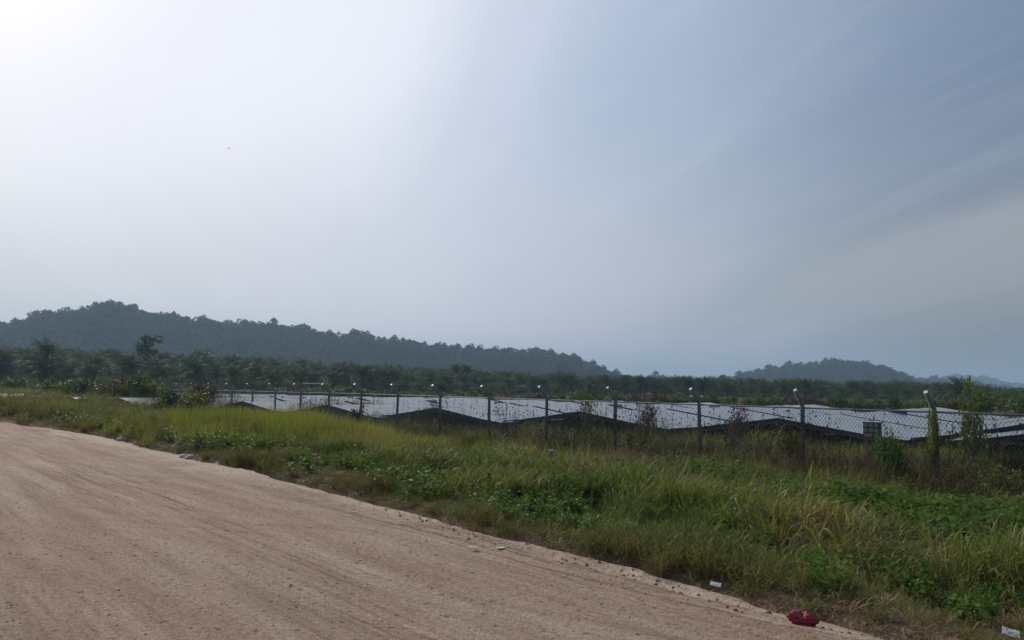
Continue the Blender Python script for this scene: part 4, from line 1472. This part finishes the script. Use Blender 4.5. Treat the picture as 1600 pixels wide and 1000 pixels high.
allP, allS, allPick = [], [], []
tP, tS = [], []; wP, wS = [], []; sP, sS = [], []; dP, dS = [], []; lP, lS = [], []
for (u0, u1, dens, sf) in bands():
    n = int((u1 - u0) * 20.5 * dens)
    u, v = sample_uv(n, u0, u1, 4.5, 25)
    x, y = uv2xy(u, v)
    e = edge_v(np.clip(u, -30, 140))
    rag = -.02 + .22 * vnoise(u * 1.3, v * 0, 64) + .12 * vnoise(u * 5, v * 0, 68)
    ok = (v > e + rag) & in_view(x, y) & (RNG.uniform(0, 1, n) < np.where(v > 19, .7, 1))
    u, v, x, y, e = u[ok], v[ok], x[ok], y[ok], e[ok]
    m = mounds(u, v)
    edge = sstep(0, 2.2, v - e)
    k = RNG.uniform(0, 1, len(u))
    tz, lz = tall_zone(u, v), leafy_zone(u, v)
    is_t = (k < tz * .7)
    is_w = ~is_t & (k > 1 - (.10 + .58 * lz) * edge)
    P_ = np.stack([x, y, z_of(x, y)], -1)
    g = ~is_t & ~is_w
    hs = (.42 + .45 * edge + 1.1 * (m - .5)) * sf
    hs = np.clip(np.where(v > 18.3, hs * 1.5, hs), .28, 9)
    allP.append(P_[g]); allS.append((hs * RNG.uniform(.75, 1.25, len(u)))[g])
    up = RNG.uniform(0, 1, len(u)) < .15 + .5 * edge * vnoise(u * .5, v * .5, 65) * (v - e > 1.5)
    pk = np.where(up, RNG.integers(5, 8, len(u)), RNG.integers(0, 5, len(u)))
    dry = np.clip(.08 + .85 * sstep(8, 16, u) * (1 - .5 * sstep(9.5, 13, v)) + .7 * np.exp(-((v - e - .4) / .5) ** 2) + .9 * fbm(u * .3, v * .4, 69), 0, 1)
    pk = np.where(RNG.uniform(0, 1, len(u)) < dry, RNG.integers(8, 10, len(u)), pk)
    allPick.append(pk[g])
    tP.append(P_[is_t]); tS.append((RNG.uniform(.6, 1.05, len(u)) * (.55 + .45 * tz) * np.where(v > 18.2, .70, np.where(v > 14.8, .72, .92)) * sf ** .35)[is_t])
    wP.append(P_[is_w]); wS.append((RNG.uniform(.7, 1.4, len(u)) * (.7 + .5 * lz) * sf ** .8)[is_w])
    # dry stalks: patches
    n2 = int((u1 - u0) * 20 * dens * .05)
    u, v = sample_uv(n2, u0, u1, 7, 24); x, y = uv2xy(u, v)
    pz = np.exp(-((u - 9.6) / 1.5) ** 2 - ((v - 12.0) / 1.3) ** 2) * 2.5 + .25 * (fbm(u * .5, v * .5, 66) > .10) + .06
    ok = in_view(x, y) & (RNG.uniform(0, 1, n2) < pz) & (v > edge_v(np.clip(u, -30, 140)) + 1.5)
    sP.append(np.stack([x, y, z_of(x, y)], -1)[ok]); sS.append(RNG.uniform(.55, 1.0, n2)[ok] * sf ** .3)
    # dead scrub hugging the fence
    n3 = int((u1 - u0) * 3.2 * dens * .5)
    u, v = sample_uv(n3, u0, u1, 16.3, 20.2); x, y = uv2xy(u, v)
    dz_ = np.interp(u, [-9, 3, 8, 14, 30, 42, 60], [1, 1, .6, .40, .4, 1, 1.2]) * (.35 + 1.3 * vnoise(u * .8, v * .6, 67))
    ok = in_view(x, y) & (RNG.uniform(0, 1, n3) < dz_)
    hh = np.interp(u, [-9, 4, 9, 16, 32, 45], [.85, .95, 1.05, .95, 1.0, 1.35])
    dP.append(np.stack([x, y, z_of(x, y)], -1)[ok]); dS.append((RNG.uniform(.6, 1.15, n3) * hh)[ok] * sf ** .3)
    # straw and trampled edge
    n4 = int((u1 - u0) * 2.2 * dens * .8)
    u = RNG.uniform(u0, u1, n4); v = edge_v(np.clip(u, -30, 140)) + RNG.uniform(-.02, 1.9, n4) ** 1.0
    x, y = uv2xy(u, v)
    ok = in_view(x, y) & (RNG.uniform(0, 1, n4) < .5)
    lP.append(np.stack([x, y, z_of(x, y)], -1)[ok]); lS.append(RNG.uniform(.5, 1.1, n4)[ok] * sf ** .6)

scatter('roadside_grass', np.concatenate(allP), g_all, 10, np.concatenate(allS), 'lush green grass mixed with drier blades over the whole verge', pick=np.concatenate(allPick))
scatter('tall_grass', np.concatenate(tP), g_tall, 4, np.concatenate(tS), 'tall upright yellow green grass left of centre in front of the fence')
scatter('leafy_weeds', np.concatenate(wP), g_weed, 4, np.concatenate(wS), 'low leafy green weeds and creepers on the right of the verge')
scatter('dry_stalks', np.concatenate(sP), g_stalk, 3, np.concatenate(sS), 'dry tan grass stalks with feathery heads among the green')
scatter('dead_scrub', np.concatenate(dP), g_scrub, 6, np.concatenate(dS), 'dead brown weeds tangled along the foot of the fence')
scatter('straw', np.concatenate(lP), g_lit, 3, np.concatenate(lS), 'flattened straw coloured grass along the ragged road edge')
print('plants', [len(np.concatenate(q)) for q in (allP, tP, wP, sP, dP, lP)])


# ------------------------------------------------------------------ gravel and stones
def stone_mesh(seed, mat, flat=.6):
    rng = np.random.default_rng(seed)
    V = []
    for lat in range(1, 4):
        for k in range(7):
            a = 2 * PI * k / 7 + lat * .4; p = PI * lat / 4
            r = rng.uniform(.75, 1.15)
            V.append((math.sin(p) * math.cos(a) * r, math.sin(p) * math.sin(a) * r * .8, math.cos(p) * flat * r))
    V += [(0, 0, flat), (0, 0, -flat)]
    F = []
    for l in range(2):
        for k in range(7):
            F.append((l * 7 + k, (l + 1) * 7 + k, (l + 1) * 7 + (k + 1) % 7, l * 7 + (k + 1) % 7))
    for k in range(7):
        F.append((21, k, (k + 1) % 7)); F.append((22, 14 + (k + 1) % 7, 14 + k))
    return mesh('stone', V, F, mat)


gc = coll_of('grit_kinds', [stone_mesh(300 + i, M['grit'] if i < 3 else M['rock']) for i in range(4)])
gp = []; gs = []
for (u0, u1, dn, s0) in ((.5, 8, 240, .0038), (8, 16, 60, .006), (16, 40, 8, .010)):
    n = int((u1 - u0) * 7 * dn)
    u = RNG.uniform(u0, u1, n); v = RNG.uniform(-1, 6.3, n)
    x, y = uv2xy(u, v)
    cl = vnoise(u * .35, v * 1.6, 71)
    ok = in_view(x, y) & (RNG.uniform(0, 1, n) < .15 + .9 * cl ** 2) & (v < edge_v(u) + .1)
    gp.append(np.stack([x, y, road_z(u, v) - .001], -1)[ok]); gs.append((s0 * (.6 + RNG.exponential(.7, n)))[ok])
gp = np.concatenate(gp); gs = np.minimum(np.concatenate(gs), .018)
scatter('gravel', gp, gc, 4, gs, 'loose grit and small clods scattered over the dirt road', tilt=.4,
        pick=RNG.choice(4, len(gp), p=[.32, .3, .3, .08]))

big = [stone_mesh(320 + i, M['rock'], .45) for i in range(3)]
for i, (px, py, s, lab) in enumerate(((286, 714, .11, 'pale stone at the grass edge, left one of a pair'), (297, 716, .13, 'pale stone at the grass edge, right one of a pair'),
                                      (338, 727, .09, 'pale stone at the grass edge, right of the pair'), (922, 889, .030, 'small whitish stone in the rut under the grass bank'),
                                      (186, 688, .12, 'pale stone farthest up the road edge'))):
    x, y = at_z(px, py, 0.02)
    o = link('stone', big[i % 3], loc=(x, y, .02 + s * .2), rot=(0, 0, i * 1.3), scale=(s, s, s))
    tag(o, lab, 'stone')


def clods():
    """broken soil along the undermined edge: one loose mass"""
    n = 260
    u = RNG.uniform(1.5, 9, n); e = edge_v(u)
    v = e + RNG.normal(-.12, .16, n)
    x, y = uv2xy(u, v)
    z = np.maximum(road_z(u, v), ground_z(x, y)) + .004
    cc = coll_of('clod_kinds', [stone_mesh(340 + i, M['clod'], .7) for i in range(3)])
    scatter('soil_clods', np.stack([x, y, z], -1), cc, 3, np.minimum(.005 + RNG.exponential(.006, n), .022), 'crumbled brown soil along the broken edge of the road', tilt=.6)


M['clod'] = plain('brown_clod', (.26, .18, .125), 1, var=.3, scale=30, bump=.5, spec=.1)
clods()

# ------------------------------------------------------------------ litter, marker, box, huts, bird
def crumpled(name, lx, ly, h, mat, seed, nx=22, ny=14, sharp=1.0):
    """closed crumpled bag: a shell with folds"""
    u = np.linspace(0, 2 * PI, nx, endpoint=False); p = np.linspace(.06, PI - .06, ny)
    U, Pp = np.meshgrid(u, p, indexing='ij')
    x = np.sin(Pp) * np.cos(U); y = np.sin(Pp) * np.sin(U); z = np.cos(Pp)
    r = 1 + (.40 * fbm(x * 2.0 + 5 + seed, y * 2.0 + z * 1.7 + 9, seed, 3, .6) + .32 * np.abs(fbm(x * 3.6 + z * 2 + seed, y * 3.6 - z * 2, seed + 3, 3, .6))) * sharp
    r = r * (1 + .12 * np.cos(2 * U + .7) + .12 * np.cos(3 * U + 2) + .06 * np.cos(7 * U + 1))
    X = x * r * lx / 2; Y = y * r * ly / 2; Z = np.maximum((z * r + .75) * h / 1.8, .0)
    idx = np.arange(nx * ny).reshape(nx, ny)
    F = []
    for i in range(nx):
        for j in range(ny - 1):
            F.append((idx[i, j], idx[i, j + 1], idx[(i + 1) % nx, j + 1], idx[(i + 1) % nx, j]))
    F.append(tuple(idx[:, 0])); F.append(tuple(idx[::-1, -1]))
    return mesh(name, np.stack([X, Y, Z], -1), [tuple(map(int, f)) for f in F], mat, smooth=False)


x, y = at_z(1255, 981, .02)
bag = link('plastic_bag', crumpled('plastic_bag', .17, .10, .085, M['soil_bag'], 4, 44, 26, 1.5), loc=(x, y, float(road_z(*[np.array([q]) for q in xy2uv(x, y)])[0]) - .004), rot=(0, 0, -.35))
tag(bag, 'crumpled red plastic bag lying on the dirt near the grass edge', 'plastic bag')


def scrap(px, py, z, w, l, rot, lab, seed, tilt=(0.0, 0.0), mat='white'):
    x, y = at_z(px, py, z)
    g = 6
    X, Y = np.meshgrid(np.linspace(-w / 2, w / 2, g), np.linspace(-l / 2, l / 2, g), indexing='ij')
    Z = .03 * w * 6 * fbm(X / w * 2 + seed, Y / l * 2, seed) + .012
    idx = np.arange(g * g).reshape(g, g)
    top = np.stack([X, Y, Z], -1).reshape(-1, 3); bot = top - [0, 0, .006]
    F = [tuple(map(int, (idx[i, j], idx[i + 1, j], idx[i + 1, j + 1], idx[i, j + 1]))) for i in range(g - 1) for j in range(g - 1)]
    F2 = [tuple(k + g * g for k in f[::-1]) for f in F]
    rim = [int(k) for k in list(idx[:, 0]) + list(idx[-1, 1:]) + list(idx[::-1, -1][1:]) + list(idx[0, ::-1][1:-1])]
    F3 = [(rim[k], rim[k] + g * g, rim[(k + 1) % len(rim)] + g * g, rim[(k + 1) % len(rim)]) for k in range(len(rim))]
    o = link('litter', mesh('litter', np.concatenate([top, bot]), F + F2 + F3, M[mat]), loc=(x, y, z), rot=(tilt[0], tilt[1], rot))
    return tag(o, lab, 'litter')


scrap(1118, 914, .05, .09, .05, -.4, 'white paper scrap caught at the edge of the grass above the road', 1, (.35, .1))
scrap(739, 856, .03, .085, .06, 0, 'flat white scrap lying on the dirt, left one of two', 2)
scrap(782, 857, .03, .085, .05, .2, 'flat white scrap lying on the dirt, right one of two', 3)
scrap(1579, 990, .10, .10, .075, -.5, 'white square piece of litter in the grass at the lower right corner', 4, (.45, .2))
scrap(660, 819, .03, .05, .03, .2, 'tiny white scrap beside the grass bank', 5)


def marker():
    d = pix_dir(861, 724); t = 12.1 / (d.x * DN[0] + d.y * DN[1])
    x, y = d.x * t, d.y * t
    g = float(ground_z(x, y)); top = EYE + d.z * t + .24
    e = link('marker_post', None, loc=(x, y, g))
    mb = MB(); mb.tube([(0, 0, -.1), (0, 0, top - g - .12)], .022, 8); mb.obj('stem', [M['white']], e)
    m2 = MB(); m2.tube([(0, 0, top - g - .12), (0, 0, top - g - .10), (0, 0, top - g + .02), (0, 0, top - g + .04)], [.03, .05, .05, .04], 10); m2.obj('head', [M['blue']], e)
    m3 = MB(); m3.tube([(0, 0, top - g + .04), (0, 0, top - g + .06)], [.055, .05], 10); m3.obj('cap', [M['white']], e)
    tag(e, 'small blue and white marker post half hidden in the grass', 'marker post')


marker()


def combiner():
    # a slatted grey box mounted behind the netting
    d = pix_dir(1363, 672); t = 18.9 / (d.x * DN[0] + d.y * DN[1])
    x, y, z = d.x * t, d.y * t, EYE + d.z * t
    e = link('junction_box', None, loc=(x, y, z), rot=(0, 0, math.atan2(DU[1], DU[0])))
    b = MB().box((-.19, -.07, -.19), (.19, .07, .19)).obj('body', [M['dark_under']], e)
    for i in range(3):
        for j in range(3):
            link('plate', box_plate, e, loc=(-.12 + i * .12, .075, -.12 + j * .12))
    lg = MB(); lg.bar((-.15, 0, -1.6), (-.15, 0, -.19), .04, .04); lg.bar((.15, 0, -1.6), (.15, 0, -.19), .04, .04)
    lg.obj('stand', [M['steel']], e)
    tag(e, 'small dark box with a grid of grey plates behind the netting at right', 'junction box')


box_plate = MB().box((-.045, 0, -.045), (.045, .02, .045)).data('plate', [M['steel']])
combiner()


def hut(px, D, w, h, lab, roofm, name='hut', wallm='shed_wall', open_=False, z_top=None):
    x, y = at_depth(px, D); g = float(ground_z(x, y))
    e = link(name, None, loc=(x, y, g), rot=(0, 0, .25))
    if z_top is not None: h = z_top - g
    r = MB(); r.add([(-w / 2 - .2, -1.4, h - .03), (w / 2 + .2, -1.4, h - .03), (w / 2 + .2, 1.4, h), (-w / 2 - .2, 1.4, h),
                     (-w / 2 - .2, -1.4, h - .12), (w / 2 + .2, -1.4, h - .12), (w / 2 + .2, 1.4, h - .07), (-w / 2 - .2, 1.4, h - .07)],
                    [(0, 1, 2, 3), (7, 6, 5, 4), (0, 4, 5, 1), (1, 5, 6, 2), (2, 6, 7, 3), (3, 7, 4, 0)])
    r.obj('roof', [M[roofm]], e)
    if open_:
        for sx in (-1, 1):
            for sy in (-1, 1):
                p = MB(); p.bar((sx * w / 2, sy * 1.1, 0), (sx * w / 2, sy * 1.1, h - .24), .1, .1); p.obj('post', [M[wallm]], e)
        c = MB().box((-w * .3, -.8, 0), (w * .35, .8, h * .45)); c.obj('bench', [M[wallm]], e)
    else:
        p = MB().box((-w / 2, -1.2, 0), (w / 2, 1.2, h - .24)); p.obj('wall', [M[wallm]], e)
        dd = MB().box((-.4, -1.26, 0), (.4, -1.203, min(1.9, h - .4))); dd.obj('door', [M['dark_under']], e)
        wn = MB().box((w * .2, -1.25, h * .45), (w * .36, -1.203, h * .7)); wn.obj('window', [M['dark_under']], e)
    tag(e, lab, name)


hut(487, 150, 3.0, 2.5, 'small dark hut with a pale flat roof in front of the palms, left of centre', 'roof_sheet', z_top=EYE + .25)
hut(528, 128, 2.2, 2.0, 'low shelter with a faded yellow roof, right of the small hut', 'yellow', 'shelter', 'shed_wall', True, z_top=EYE - .75)
hut(1093, 100, 1.5, 2.0, 'low dark shed with a thin pale roof behind the panels, centre right', 'roof_sheet', 'shed', z_top=EYE - .80)
hut(1116, 90, .9, 1.6, 'smaller whitish roofed shelter just right of the low dark shed', 'steel', 'shelter', 'shed_wall', True, z_top=EYE - 1.15)

# the bird
d = pix_dir(357, 232).normalized() * 75
bm = MB()
bm.tube([(-.16, 0, 0), (-.08, 0, .0), (.04, 0, .01), (.14, 0, .02), (.18, 0, .02)], [.01, .04, .05, .03, .008], 8)
bird = bm.obj('bird', [M['bird']], loc=Vector((0, 0, EYE)) + d, rot=(.3, 0, .9), smooth=True)
bird.scale = (.55, .55, .55)
for s in (-1, 1):
    wv = MB()
    wv.add([(.07, s * .03, .02), (-.06, s * .03, .02), (.09, s * .22, .10), (-.03, s * .24, .10), (.0, s * .42, .04)], [(0, 1, 3, 2), (2, 3, 4)])
    w = wv.obj('wing', [M['bird']], bird)
    sm = w.modifiers.new('thickness', 'SOLIDIFY'); sm.thickness = .01
tag(bird, 'tiny dark bird flying high in the bright sky at left', 'bird')

# ------------------------------------------------------------------ haze
hm = bpy.data.materials.new('haze_air')
hm.use_nodes = True
hn = hm.node_tree
hn.nodes.clear()
ho = hn.nodes.new('ShaderNodeOutputMaterial')
hv = hn.nodes.new('ShaderNodeVolumePrincipled')
hv.inputs['Color'].default_value = (.54, .76, 1.0, 1)
hv.inputs['Density'].default_value = 3.6e-4
hv.inputs['Anisotropy'].default_value = .2
hn.links.new(hv.outputs[0], ho.inputs['Volume'])
hz = MB().box((-5600, -5600, -3.5), (5600, 5600, 175)).obj('haze', [hm])
tag(hz, 'thin pale haze filling the air over the whole plain', None, kind='stuff')
print('objects', len(SC.objects), 'palms', PALMS)
